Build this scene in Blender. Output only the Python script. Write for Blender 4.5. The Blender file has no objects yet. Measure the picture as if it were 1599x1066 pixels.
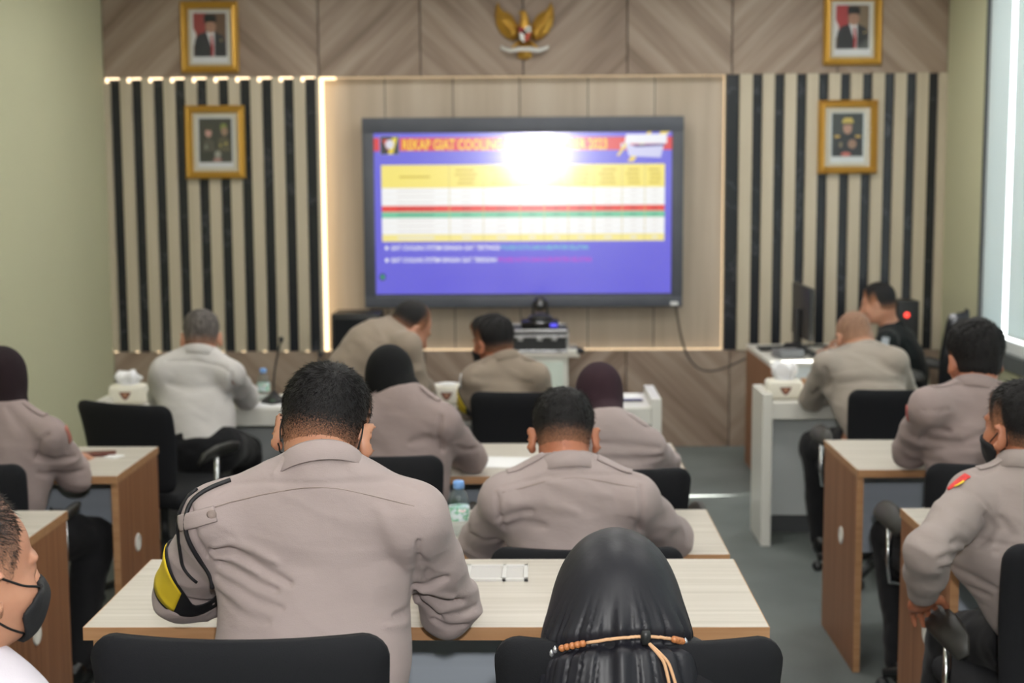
import bpy, bmesh, math, random
import numpy as np
from mathutils import Vector, Matrix, Euler

# ------------------------------------------------------------------ camera, world, light, exposure
sc = bpy.context.scene
COL = sc.collection
H = 1.78
yaw, pit, rol = math.radians(0.9), math.radians(6.5), math.radians(0.3)
fw = Vector((-math.sin(yaw)*math.cos(pit), math.cos(yaw)*math.cos(pit), -math.sin(pit)))
rt = Vector((math.cos(yaw), math.sin(yaw), 0)); up = rt.cross(fw)
rt2 = rt*math.cos(rol) - up*math.sin(rol); up2 = up*math.cos(rol) + rt*math.sin(rol)
cam = bpy.data.cameras.new('camera'); camo = bpy.data.objects.new('camera', cam); COL.objects.link(camo)
m = Matrix((rt2, up2, -fw)).transposed().to_4x4(); m.translation = (0, 0, H); camo.matrix_world = m
cam.sensor_width = 36; cam.lens = 2214*36/1599; cam.clip_start = .05; cam.clip_end = 200
cam.dof.use_dof = True; cam.dof.focus_distance = 2.5; cam.dof.aperture_fstop = 4.3
sc.camera = camo
sc.view_settings.view_transform = 'Standard'; sc.view_settings.look = 'None'
sc.view_settings.exposure = EXPOSURE = 0.0; sc.view_settings.gamma = 1.0
sc.view_settings.use_curve_mapping = False
sc.cycles.use_denoising = True
sc.cycles.max_bounces = 8; sc.cycles.diffuse_bounces = 4; sc.cycles.transparent_max_bounces = 12
sc.cycles.sample_clamp_indirect = 6.0
w = bpy.data.worlds.new('sky'); sc.world = w; w.use_nodes = True
bg = w.node_tree.nodes['Background']; bg.inputs[0].default_value = (.88, .95, 1, 1); bg.inputs[1].default_value = 6.5

def light(name, kind, loc, energy, color=(1, 1, 1), rot=None, **kw):
    d = bpy.data.lights.new(name, kind); d.energy = energy; d.color = color
    for k, v in kw.items(): setattr(d, k, v)
    o = bpy.data.objects.new(name, d); COL.objects.link(o); o.location = loc
    if rot: o.rotation_euler = rot
    return o
# low midday sun through the slits between the blinds of the right-hand windows
sd = Vector((-1, -.15, -1.54)).normalized()
s_ = light('sun', 'SUN', (6, 5, 8), 60.0, (1, .97, .9), angle=math.radians(.5)); s_.rotation_euler = sd.to_track_quat('-Z', 'Y').to_euler()
# the photographer's flash, just above the lens
light('camera_flash', 'SPOT', (.045, -.03, 2.02), 215, (1, .985, .96), (math.radians(84), 0, 0), shadow_soft_size=.045, spot_size=math.radians(100), spot_blend=.6)
CEIL = 3.2
LAMP_E = 15.0          # emission of the ceiling panels
LED_E = 3.2

# ------------------------------------------------------------------ materials
def srgb(r, g, b):
    f = lambda c: (c/255/12.92 if c/255 <= .04045 else ((c/255+.055)/1.055)**2.4)
    return (f(r), f(g), f(b), 1)
class N:
    def __init__(s, name):
        s.m = bpy.data.materials.new(name); s.m.use_nodes = True; s.t = s.m.node_tree
        s.b = s.t.nodes['Principled BSDF']
    def n(s, typ, **kw):
        n = s.t.nodes.new(typ)
        for k, v in kw.items(): setattr(n, k, v)
        return n
    def l(s, a, b): s.t.links.new(a, b)
    def coords(s, scale=(1, 1, 1), rot=(0, 0, 0), loc=(0, 0, 0), world=False):
        if world: src = s.n('ShaderNodeNewGeometry').outputs['Position']
        else: src = s.n('ShaderNodeTexCoord').outputs['Object']
        mp = s.n('ShaderNodeMapping'); s.l(src, mp.inputs[0])
        mp.inputs['Location'].default_value = loc; mp.inputs['Rotation'].default_value = rot; mp.inputs['Scale'].default_value = scale
        return mp.outputs[0]
    def noise(s, vec, scale, detail=4, rough=.55):
        n = s.n('ShaderNodeTexNoise'); s.l(vec, n.inputs['Vector']); n.inputs['Scale'].default_value = scale
        n.inputs['Detail'].default_value = detail; n.inputs['Roughness'].default_value = rough
        return n.outputs['Fac']
    def ramp(s, fac, stops):
        r = s.n('ShaderNodeValToRGB'); s.l(fac, r.inputs[0]); e = r.color_ramp.elements
        while len(e) < len(stops): e.new(.5)
        for q, (p, c) in zip(e, stops): q.position = p; q.color = c
        return r.outputs[0]
    def bump(s, h, strength=.3, dist=.01):
        b = s.n('ShaderNodeBump'); b.inputs['Strength'].default_value = strength; b.inputs['Distance'].default_value = dist
        s.l(h, b.inputs['Height']); s.l(b.outputs[0], s.b.inputs['Normal']); return b
    def set(s, **kw):
        for k, v in kw.items():
            s.b.inputs[k.replace('_', ' ')].default_value = v
        return s
def mk(name, col, rough=.5, metal=0., noise=None, bump=None, spec=.5, **kw):
    n = N(name); n.set(Base_Color=col, Roughness=rough, Metallic=metal)
    n.b.inputs['Specular IOR Level'].default_value = spec
    if noise:      # (scale xyz, amount)
        f = n.noise(n.coords(noise[0]), 1.0)
        a = noise[1]; lo = tuple(c*(1-a) for c in col[:3])+(1,); hi = tuple(min(1, c*(1+a)) for c in col[:3])+(1,)
        n.l(n.ramp(f, [(.3, lo), (.7, hi)]), n.b.inputs['Base Color'])
    if bump:       # (scale xyz, strength, dist)
        n.bump(n.noise(n.coords(bump[0]), 1.0), bump[1], bump[2])
    for k, v in kw.items(): n.b.inputs[k.replace('_', ' ')].default_value = v
    return n.m
def emis(name, col, e, base=None):
    n = N(name); n.set(Base_Color=base or (0.01, .01, .01, 1), Roughness=.4); n.b.inputs['Emission Color'].default_value = col
    n.b.inputs['Emission Strength'].default_value = e; return n.m
M = {}
M['paint'] = mk('green_wall_paint', srgb(196, 195, 163), .85, noise=((1.5, 1.5, 1.5), .02), bump=((300, 300, 300), .05, .001))
M['ceil'] = mk('ceiling_white', srgb(225, 225, 220), .9)
def veneer(name, ang):
    n = N(name)
    v = n.coords((1, 1, 1), (0, ang, 0), world=True)
    mp = n.n('ShaderNodeMapping'); n.l(v, mp.inputs[0]); mp.inputs['Scale'].default_value = (1.0, 1, 13)
    f = n.noise(mp.outputs[0], 1.0, 3, .5)
    mp2 = n.n('ShaderNodeMapping'); n.l(v, mp2.inputs[0]); mp2.inputs['Scale'].default_value = (2, 1, 70)
    g = n.noise(mp2.outputs[0], 1.0, 2, .6)
    mx = n.n('ShaderNodeMath', operation='MULTIPLY_ADD'); n.l(g, mx.inputs[0]); mx.inputs[1].default_value = .25; n.l(f, mx.inputs[2])
    n.l(n.ramp(mx.outputs[0], [(.40, srgb(122, 102, 86)), (.62, srgb(148, 128, 112)), (.84, srgb(166, 148, 132))]), n.b.inputs['Base Color'])
    n.set(Roughness=.5); return n.m
M['ven_a'] = veneer('walnut_veneer_rising', math.radians(44)); M['ven_b'] = veneer('walnut_veneer_falling', math.radians(-44))
def woodgrain(name, c0, c1, c2, stretch, rough=.45, coat=0):
    n = N(name); f = n.noise(n.coords(stretch), 1.0, 4, .55)
    n.l(n.ramp(f, [(.3, c0), (.52, c1), (.75, c2)]), n.b.inputs['Base Color']); n.set(Roughness=rough, Coat_Weight=coat); return n.m
M['alcove'] = woodgrain('alcove_pale_oak', srgb(178, 162, 143), srgb(190, 174, 155), srgb(200, 186, 168), (9, 3, .5), .5)
M['cream'] = woodgrain('cream_slat', srgb(184, 172, 150), srgb(192, 180, 158), srgb(200, 188, 168), (18, 3, .8), .45)
def marble():
    n = N('black_marble'); v = n.coords(world=True)
    f = n.noise(v, 1.3, 5, .55)
    r = n.ramp(f, [(.0, srgb(30, 33, 38)), (.494, srgb(36, 39, 44)), (.501, srgb(66, 69, 76)), (.508, srgb(37, 40, 45)), (1., srgb(44, 46, 52))])
    n.l(r, n.b.inputs['Base Color']); n.set(Roughness=.22); return n.m
M['marble'] = marble()
def carpet():
    n = N('grey_green_carpet'); v = n.coords(world=True)
    f = n.noise(v, 1.3, 3); g = n.noise(v, 160, 2)
    mx = n.n('ShaderNodeMath', operation='MULTIPLY_ADD'); n.l(g, mx.inputs[0]); mx.inputs[1].default_value = .5; n.l(f, mx.inputs[2])
    n.l(n.ramp(mx.outputs[0], [(.4, srgb(88, 92, 90)), (1., srgb(122, 128, 126))]), n.b.inputs['Base Color'])
    n.set(Roughness=.85); n.b.inputs['Specular IOR Level'].default_value = .3; n.bump(g, .5, .004); return n.m
M['carpet'] = carpet()
M['led'] = emis('warm_led_strip', (1, .74, .42, 1), LED_E)
M['ledcap'] = emis('small_warm_led_caps', (1, .76, .48, 1), 3.2)
M['ledsoft'] = emis('dim_warm_led_strip', (1, .74, .45, 1), 1.6)
M['lampface'] = emis('ceiling_panel_light', (1, .98, .94, 1), LAMP_E)
M['seam'] = mk('dark_seam', srgb(62, 52, 44), .7)
M['desktop'] = woodgrain('pale_maple_desktop', srgb(184, 177, 165), srgb(197, 190, 179), srgb(208, 202, 192), (1.3, 55, 3), .35, .1)
M['oak'] = woodgrain('brown_oak_panel', srgb(120, 78, 50), srgb(140, 95, 64), srgb(156, 112, 80), (16, 40, .9), .45)
M['edge'] = woodgrain('brown_edge_band', srgb(160, 116, 80), srgb(172, 130, 92), srgb(182, 140, 104), (3, 30, 60), .4)
M['bluegrey'] = mk('pale_blue_grey_panel', srgb(176, 184, 196), .5, noise=((1, 1, 30), .05))
M['white'] = mk('white_laminate', srgb(216, 214, 206), .3)
M['whitegrey'] = mk('white_grey_modesty', srgb(214, 218, 218), .35)
M['plinth'] = mk('grey_plinth', srgb(80, 82, 84), .6)
M['blackfab'] = mk('black_mesh_fabric', srgb(22, 23, 27), .85, bump=((420, 420, 420), .35, .002), spec=.3)
M['blackpl'] = mk('black_plastic', srgb(30, 31, 32), .42)
M['armpad'] = mk('dark_grey_arm_pad', srgb(48, 47, 44), .5)
M['chrome'] = mk('chrome', (.75, .76, .78, 1), .18, 1.)
M['steel'] = mk('brushed_steel', (.55, .56, .58, 1), .35, 1.)
M['tvframe'] = mk('dark_grey_television_bezel', srgb(80, 83, 92), .4, noise=((6, 6, 6), .1))
M['blackgl'] = mk('glossy_black', srgb(12, 12, 14), .12)
M['gold'] = mk('gold_leaf_frame', srgb(196, 150, 62), .35, .55, bump=((60, 60, 60), .3, .004))
M['golddk'] = mk('gold_leaf_dark_bead', srgb(168, 118, 44), .4, .5)  # one even, darker gold for the ornate frame's beading
M['mat'] = mk('picture_mat', srgb(196, 190, 172), .8)
M['winframe'] = mk('white_window_frame', srgb(222, 226, 226), .4)
M['ledge'] = mk('dark_grey_window_ledge', srgb(92, 96, 96), .5)
def blindmat():
    n = N('grey_roller_blind'); n.set(Base_Color=srgb(206, 212, 212), Roughness=.8)
    tr = n.n('ShaderNodeBsdfTranslucent'); tr.inputs[0].default_value = srgb(205, 218, 220)
    mx = n.n('ShaderNodeMixShader'); mx.inputs[0].default_value = .16; n.l(n.b.outputs[0], mx.inputs[1]); n.l(tr.outputs[0], mx.inputs[2])
    n.l(mx.outputs[0], n.t.nodes['Material Output'].inputs[0]); return n.m
M['blind'] = blindmat()
def glassmat(name, tint=(1, 1, 1, 1), refl=.08, rough=.02):
    n = N(name); t = n.n('ShaderNodeBsdfTransparent'); t.inputs[0].default_value = tint
    g = n.n('ShaderNodeBsdfGlossy'); g.inputs['Roughness'].default_value = rough
    lw = n.n('ShaderNodeLayerWeight'); lw.inputs[0].default_value = .5
    fr = n.n('ShaderNodeMath', operation='POWER'); n.l(lw.outputs['Facing'], fr.inputs[0]); fr.inputs[1].default_value = 4.
    ad = n.n('ShaderNodeMath', operation='ADD'); n.l(fr.outputs[0], ad.inputs[0]); ad.inputs[1].default_value = refl
    mx = n.n('ShaderNodeMixShader'); n.l(ad.outputs[0], mx.inputs[0]); n.l(t.outputs[0], mx.inputs[1]); n.l(g.outputs[0], mx.inputs[2])
    n.l(mx.outputs[0], n.t.nodes['Material Output'].inputs[0]); return n.m
M['glass'] = glassmat('clear_glass', refl=.04); M['picglass'] = glassmat('picture_glass', refl=.05, rough=.06)
M['pet'] = glassmat('clear_bottle_plastic', (.9, .94, .96, 1), .08, .08)
M['bluecap'] = mk('light_blue_cap', srgb(120, 165, 225), .4)
M['paper'] = mk('white_paper', srgb(232, 232, 232), .8)
M['tissue'] = mk('white_tissue', srgb(236, 236, 238), .9, bump=((30, 30, 30), .6, .01))
M['lilac'] = mk('lilac_paper', srgb(188, 184, 226), .8)

# ------------------------------------------------------------------ mesh helpers
class MB:
    """collects shapes; build() links them as ONE mesh object"""
    def __init__(s): s.v = []; s.f = []; s.mi = []; s.mats = []; s.sm = []; s.cur = 0; s.smooth = False
    def mat(s, m):
        if m not in s.mats: s.mats.append(m)
        s.cur = s.mats.index(m); return s
    def add(s, vs, fs, smooth=None):
        o = len(s.v); s.v += [tuple(v) for v in vs]
        for f in fs: s.f.append([i+o for i in f]); s.mi.append(s.cur); s.sm.append(s.smooth if smooth is None else smooth)
        return s
    def box(s, x0, x1, y0, y1, z0, z1, bev=0.0, M4=None):
        bm = bmesh.new(); bmesh.ops.create_cube(bm, size=1)
        for v in bm.verts: v.co = Vector(((x0+x1)/2+v.co.x*(x1-x0), (y0+y1)/2+v.co.y*(y1-y0), (z0+z1)/2+v.co.z*(z1-z0)))
        if bev > 0: bmesh.ops.bevel(bm, geom=bm.edges[:], offset=bev, segments=3, profile=.5, affect='EDGES')
        if M4 is not None: bm.transform(M4)
        bm.verts.index_update(); s.add([v.co[:] for v in bm.verts], [[v.index for v in f.verts] for f in bm.faces], bev > .004); bm.free(); return s
    def quad(s, a, b, c, d): return s.add([a, b, c, d], [[0, 1, 2, 3]])
    def poly(s, pts): return s.add(pts, [list(range(len(pts)))])
    def lathe(s, prof, c=(0, 0, 0), n=24, M4=None):
        vs = []; fs = []
        for r, z in prof:
            for k in range(n):
                a = 2*math.pi*k/n; vs.append(Vector((c[0]+r*math.cos(a), c[1]+r*math.sin(a), c[2]+z)))
        for i in range(len(prof)-1):
            for k in range(n):
                k2 = (k+1) % n; fs.append([i*n+k, i*n+k2, (i+1)*n+k2, (i+1)*n+k])
        fs.append([k for k in range(n)][::-1]); fs.append([(len(prof)-1)*n+k for k in range(n)])
        if M4 is not None: vs = [M4 @ v for v in vs]
        return s.add(vs, fs, True)
    def tube(s, pts, r, n=10, flat=None, ups=None):
        pts = [Vector(p) for p in pts]; vs = []; fs = []; prev = None
        for i, p in enumerate(pts):
            t = (pts[min(i+1, len(pts)-1)]-pts[max(i-1, 0)]).normalized()
            u = prev - t*prev.dot(t) if prev else t.orthogonal()
            if u.length < 1e-5: u = t.orthogonal()
            u.normalize(); prev = u; w_ = t.cross(u)
            if ups is not None: w_ = Vector(ups[i]); w_ = (w_-t*w_.dot(t)).normalized(); u = w_.cross(t)
            rr = r[i] if isinstance(r, (list, tuple)) else r
            for k in range(n):
                a = 2*math.pi*k/n; vs.append(p+(u*math.cos(a)+w_*math.sin(a)*(flat or 1))*rr)
        for i in range(len(pts)-1):
            for k in range(n): k2 = (k+1) % n; fs.append([i*n+k, i*n+k2, (i+1)*n+k2, (i+1)*n+k])
        fs.append(list(range(n))[::-1]); fs.append([(len(pts)-1)*n+k for k in range(n)])
        return s.add(vs, fs, True)
    def build(s, name, mat=None, parent=None, loc=None, rot=None):
        me = bpy.data.meshes.new(name); me.from_pydata(s.v, [], s.f); me.validate()
        if mat is not None: me.materials.append(mat)
        else:
            for m_ in s.mats: me.materials.append(m_)
            if len(me.polygons) == len(s.mi): me.polygons.foreach_set('material_index', s.mi)
        if len(me.polygons) == len(s.sm): me.polygons.foreach_set('use_smooth', s.sm)
        bm = bmesh.new(); bm.from_mesh(me); bmesh.ops.recalc_face_normals(bm, faces=bm.faces); bm.to_mesh(me); bm.free()
        o = bpy.data.objects.new(name, me); COL.objects.link(o)
        if parent: o.parent = parent
        if loc: o.location = loc
        if rot: o.rotation_euler = rot
        return o
def thing(name, label, cat, loc=(0, 0, 0), rz=0, group=None, rot=None):
    o = bpy.data.objects.new(name, None); COL.objects.link(o); o.location = loc; o.rotation_euler = rot or (0, 0, rz)
    o.empty_display_size = .1
    return tag(o, label, cat, group)
def tag(o, label, cat, group=None, kind=None):
    o['label'] = label; o['category'] = cat
    if group: o['group'] = group
    if kind: o['kind'] = kind
    return o
def struct(o): o['kind'] = 'structure'; return o
def bez(p0, p1, p2, p3, n=12):
    p0, p1, p2, p3 = map(Vector, (p0, p1, p2, p3)); out = []
    for i in range(n+1):
        t = i/n; out.append(p0*(1-t)**3+p1*3*t*(1-t)**2+p2*3*t*t*(1-t)+p3*t**3)
    return out
def kids(o): return [c for c in bpy.data.objects if c.parent is o]
def copy_tree(o, parent=None):
    c = o.copy(); COL.objects.link(c)
    if parent: c.parent = parent
    for ch in kids(o): copy_tree(ch, c)
    return c
# ------------------------------------------------------------------ the room
XL, XR, YB, YF, YA = -2.815, 2.69, 9.38, -4.2, 9.47
struct(MB().box(XL-.1, XR+.1, YF-.1, YB+.3, -.1, 0).build('floor', M['carpet']))
struct(MB().box(XL, .95, YF, 3.36, 0, .12).build('floor', M['carpet']))
struct(MB().box(XL-.1, XR+.1, YF-.1, YB+.3, CEIL, CEIL+.1).build('ceiling', M['ceil']))
struct(MB().box(XL-.1, XL, YF-.1, YB+.3, 0, CEIL).build('wall_left', M['paint']))
struct(MB().box(XL-.1, XR+.1, YF-.2, YF-.1, 0, CEIL).build('wall_front', M['paint']))
WY0, WY1, WZ0, WZ1 = -3.4, 8.60, .86, 3.0
wr = MB()
wr.box(XR, XR+.12, YF-.1, YB+.3, 0, WZ0-.16); wr.box(XR, XR+.12, YF-.1, YB+.3, WZ1, CEIL)
wr.box(XR, XR+.12, WY1, YB+.3, WZ0-.16, WZ1); wr.box(XR, XR+.12, YF-.1, WY0, WZ0-.16, WZ1)
struct(wr.build('wall_right', M['paint']))
struct(MB().box(XR-.035, XR+.12, WY0, WY1, WZ0-.16, WZ0-.07, .003).build('trim_1', M['ledge']))
win = MB().box(XR-.005, XR+.12, WY0, WY1, WZ0-.07, WZ0, .004)
for y in (WY0, 0.55, 4.55, WY1-.04): win.box(XR+.05, XR+.10, y, y+.04, WZ0, WZ1)
win = struct(win.build('window_1', M['winframe']))
MB().quad((XR+.075, WY0+.04, WZ0), (XR+.075, WY1, WZ0), (XR+.075, WY1, WZ1), (XR+.075, WY0+.04, WZ1)).build('window_pane', M['glass'], win)
MB().box(XR+.0, XR+.045, WY1-.001, WY1+.012, WZ0-.07, WZ1).build('window_trim', M['plinth'], win)
slits = [8.17, 7.05, 5.97, 4.95, 3.9, 2.85, 1.8, .8, -.2, -1.2, -2.2, -3.2]
hg = [.04, .035]+[0.]*10
y1 = WY1-.01; first = None
for i, sl in enumerate(slits):
    b = MB(); y0 = sl+hg[i]
    n = 10; vs = []; fs = []
    b.box(XR+.02, XR+.024, y0, y1, WZ0+.02, WZ1-.03); b.box(XR+.012, XR+.032, y0, y1, WZ0+.012, WZ0+.03, .004)
    o = b.build('roller_blind', M['blind'])
    tag(o, ['pale roller blind nearest the slatted back wall, bright slit beside it', 'pale roller blind at the right edge of the photo, second from the back wall'][i] if i < 2 else 'pale roller blind on the window wall, %s from the slatted back wall' % ['third', 'fourth', 'fifth', 'sixth', 'seventh', 'eighth', 'ninth', 'tenth', 'eleventh', 'twelfth'][i-2], 'blind', 'roller blinds on the window wall')
    y1 = sl-hg[i]
# back wall: backing, header, wainscot, alcove, slats
back = MB().mat(M['paint']).box(XL-.1, XR+.1, YA+.02, YA+.2, 0, CEIL)
back = struct(back.build('wall_back'))
ZH, ZW = 2.455, .648      # underside of header, top of wainscot
AX0, AX1 = -1.385, 1.255  # alcove
seams = [XL, -2.085, -1.40, -.735, -.065, .612, 1.292, 1.975, XR]
lows = [XL, -2.10, -1.42, -.74, -.06, .62, .985+.0, 1.28, 1.98, XR]
for i in range(8):
    MB().box(seams[i]+.004, seams[i+1]-.004, YB, YA+.02, ZH, CEIL-.001, .002).build('veneer_panel', M['ven_a'] if i % 2 == 0 else M['ven_b'], back)
MB().box(XL, XR, YB+.012, YA+.02, ZH+.002, CEIL).build('panel_seam', M['seam'], back)
lows = [XL, -2.095, -1.41, -.73, -.06, .612, 1.30, 1.98, XR]
for i in range(8):
    MB().box(lows[i]+.004, lows[i+1]-.004, YB, YA+.02, 0, ZW, .002).build('wainscot_panel', M['ven_b'] if i % 2 == 1 or i == 5 else M['ven_a'], back)
MB().box(XL, XR, YB+.012, YA+.02, 0, ZW-.002).build('panel_seam', M['seam'], back)
MB().box(AX0, AX1, YA, YA+.02, ZW, ZH).build('alcove_panel', M['alcove'], back)
g = MB()
for x in (-.98, -.53, -.09, .36, .80): g.box(x-.003, x+.003, YA-.001, YA, ZW, ZH)
g.build('panel_seam', M['seam'], back)
# left slats
def slats(x0, x1, darks, name):
    bk = MB().box(x0, x1, YB+.022, YA+.02, ZW, ZH).build('marble_panel', M['marble'], back)
    e = x0
    xs = []
    for a, b in darks:
        if a-e > .01: xs.append((e, a))
        e = b
    if x1-e > .01: xs.append((e, x1))
    for a, b in xs: MB().box(a, b, YB-.012, YB+.03, ZW, ZH, .002).build('cream_slat', M['cream'], back)
ld = [(-2.775+.1425*k, -2.775+.1425*k+.068) for k in range(10)]
slats(XL, AX0-.03, ld, 'l')
MB().box(AX0-.035, AX0-.012, YB-.012, YA, ZW, ZH).build('alcove_edge', M['cream'], back)
rd = [(1.262, 1.345)] + [(1.428+.1425*k, 1.428+.1425*k+.066) for k in range(9)]
slats(AX1+.005, XR, rd, 'r')
# led strips
led = MB().box(AX0-.012, AX0+.006, YB+.0, YB+.06, ZW+.004, ZH-.004)
led.box(AX0, AX0+.09, YB+.01, YB+.04, ZH-.016, ZH-.002)
struct(led.build('trim_2', M['led']))
led = MB().box(AX0, AX1, YB+.05, YB+.06, ZW+.001, ZW+.007); led.box(AX0, AX1, YB+.06, YB+.066, ZH-.004, ZH-.001)
led.box(AX1-.006, AX1, YB+.066, YB+.07, ZW+.004, ZH-.004)
struct(led.build('trim_3', M['ledsoft']))
led = MB()
for a, b in ld: led.box(a-.022, b-.004, YB-.004, YB+.004, ZH-.010, ZH-.0005); led.box(a-.022, a-.002, YB-.0145, YB-.0125, ZH-.03, ZH-.0005); led.box(a-.03, a-.006, YB-.016, YB-.0122, ZW+.001, ZW+.004)
struct(led.build('trim_4', M['ledcap']))
# ceiling lamps
k = 0
for y, wy in ((-2.2, 'behind the camera'), (.6, 'above the camera'), (3.2, 'above the second row of desks'), (5.6, 'above the long white table'), (7.9, 'before the slatted wall')):
    for x, wx in ((-1.5, 'on the green wall side'), (0.2, 'in the middle'), (1.7, 'on the window side')):
        t = thing('ceiling_light', 'square ceiling panel light %s, %s' % (wy, wx), 'light', (x, y, CEIL), 0, 'ceiling panel lights')
        MB().box(-.31, .31, -.31, .31, -.02, 0).build('frame', M['winframe'], t)
        MB().box(-.29, .29, -.29, .29, -.024, -.021).build('diffuser', M['lampface'], t)
# ------------------------------------------------------------------ pictures
ART = {}
def amat(c, rough=.6, em=0.):
    k = (c, em)
    if k not in ART:
        if em > 0:
            n = N('screen_colour'); n.set(Base_Color=(.004, .004, .006, 1), Roughness=.26, Coat_Weight=1., Coat_Roughness=.14, Coat_IOR=1.95); n.b.inputs['Emission Color'].default_value = srgb(*c)
            n.b.inputs['Emission Strength'].default_value = em; n.b.inputs['Specular IOR Level'].default_value = 1.0
            ART[k] = n.m
        else: ART[k] = mk('print_colour', srgb(*c), rough)
    return ART[k]
def blob(cx, cz, rx, rz, n=20, a0=0, a1=2*math.pi):
    return [(cx+rx*math.cos(a0+(a1-a0)*k/n), cz+rz*math.sin(a0+(a1-a0)*k/n)) for k in range(n if a1-a0 > 6.2 else n+1)]
def art(layers, parent, name, y0=0, step=.0006, em=0.):
    b = MB()
    for i, (pts, c) in enumerate(layers):
        b.mat(amat(c, em=em)); y = y0-step*i
        b.poly([(x, y, z) for x, z in pts])
    return b.build(name, None, parent)
def R_(x0, z0, x1, z1): return [(x0, z0), (x1, z0), (x1, z1), (x0, z1)]
def picture(cx, cz, w_, h_, label, layers, fancy=False, tilt=0, y=YB):
    t = thing('framed_portrait', label, 'picture', (cx, y-(.016 if cz < 2.4 else .004), cz), rot=(math.radians(-1.5), tilt, 0), group=None)
    fwid = .048; f = MB()
    a, b = w_/2, h_/2
    prof = [(0, 0), (0, .024), (.010, .034), (.022, .026), (.036, .030), (fwid, .012), (fwid, .004)]
    rings = []
    for u, d in prof: rings.append([(-a+u, -d, -b+u), (a-u, -d, -b+u), (a-u, -d, b-u), (-a+u, -d, b-u)])
    vs = [p for r in rings for p in r]; fs = []
    for i in range(len(rings)-1):
        for k in range(4): k2 = (k+1) % 4; fs.append([i*4+k, i*4+k2, i*4+4+k2, i*4+4+k])
    f.add(vs, fs); f.build('frame', M['gold'], t)
    if fancy:
        bd = MB()
        for k in range(26):
            for s in (-1, 1): bd.box(s*(a-.018)-.005, s*(a-.018)+.005, -.036, -.028, -b+h_*(k+.5)/26-.006, -b+h_*(k+.5)/26+.006, .002)
        for k in range(20):
            for s in (-1, 1): bd.box(-a+w_*(k+.5)/20-.006, -a+w_*(k+.5)/20+.006, -.036, -.028, s*(b-.018)-.005, s*(b-.018)+.005, .002)
        bd.build('beading', M['golddk'], t)
    MB().box(-a+.03, a-.03, -.006, -.001, -b+.03, b-.03).build('mat', M['mat'], t)
    art(layers, t, 'print', -.0065)
    MB().quad((-a+.04, -.0185, -b+.04), (a-.04, -.0185, -b+.04), (a-.04, -.0185, b-.04), (-a+.04, -.0185, b-.04)).build('picture_glass', M['picglass'], t)
    return t
def suitman(flip=1, bgc=((150, 60, 58), (104, 78, 60))):
    s = flip
    q = lambda pts: [(x*s, z) for x, z in (pts if s > 0 else pts[::-1])]
    L = [(R_(-.118, -.165, .118, .165), (214, 216, 220)), (R_(-.108, -.125, .108, .155), bgc[1]), (q(R_(-.108, -.02, -.028, .155)), bgc[0]),
         (q([(-.108, -.06), (-.09, -.02), (-.088, .02), (-.108, .06)]), (216, 214, 212)),
         (q([(-.100, -.125), (-.098, -.02), (-.072, .018), (-.02, .035), (.04, .03), (.085, .01), (.103, -.04), (.105, -.125)]), (40, 42, 50)),
         (q([(-.022, .035), (.008, -.06), (.012, -.125), (.028, -.125), (.03, -.05), (.03, .035)]), (222, 222, 226)),
         (q([(.004, .012), (.018, .012), (.026, -.06), (.022, -.125), (.008, -.125), (.008, -.06)]), (168, 30, 38)),
         (blob(.008, .068, .030, .044), (176, 134, 112)), (blob(-.022, .066, .006, .011, 8), (160, 118, 98)), (blob(.038, .066, .006, .011, 8), (160, 118, 98)),
         (blob(-.003, .076, .007, .0025, 8), (60, 44, 40)), (blob(.02, .076, .007, .0025, 8), (60, 44, 40)), (blob(.008, .044, .011, .003, 8), (140, 84, 78)), (blob(.008, .062, .005, .009, 8), (160, 116, 98)),
         ([(-.032, .092), (-.034, .135), (-.02, .146), (.03, .146), (.046, .132), (.044, .092), (.02, .098), (-.01, .098)], (26, 26, 28)),
         (blob(.075, -.022, .006, .006, 8), (190, 170, 110))]
    return L
PX, PZ = .385, .455
picture(-2.105, 2.713, .375, .458, 'upper left gold-framed portrait of a man in a dark suit, red tie and black cap', suitman())
picture(2.065, 2.735, .375, .458, 'upper right gold-framed portrait of a suited man in a black cap, beside the window wall', suitman(1, ((170, 56, 60), (126, 108, 88))))
dk = [(R_(-.118, -.165, .118, .165), (206, 208, 212)), (R_(-.108, -.13, .108, .155), (54, 55, 48)), (R_(-.108, -.13, .108, -.02), (46, 48, 42))]
for (x, z, c) in [(-.045, .06, (196, 150, 140)), (.055, .095, (120, 130, 60)), (.06, .07, (150, 120, 100))]:
    dk.append((blob(x, z, .022, .028, 14), c))
dk += [(blob(-.04, .09, .024, .014, 12), (64, 64, 48)), ([(-.085, -.06), (-.075, .01), (-.045, .03), (-.01, .005), (0, -.06)], (78, 76, 66)), ([(.01, -.06), (.02, .02), (.06, .04), (.095, .01), (.1, -.06)], (84, 80, 60)),
       (blob(.015, -.08, .022, .024, 12), (150, 150, 140)), (blob(.012, -.115, .03, .012, 12), (170, 130, 125)), (blob(-.06, -.03, .008, .016, 8), (130, 130, 120)), (blob(.07, -.01, .01, .01, 8), (170, 150, 80)), (blob(.035, -.02, .008, .008, 8), (170, 150, 80))]
picture(-2.085, 2.035, .39, .475, 'lower left gold-framed picture of people in dark dress, hung over the black and cream stripes', dk)
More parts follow.
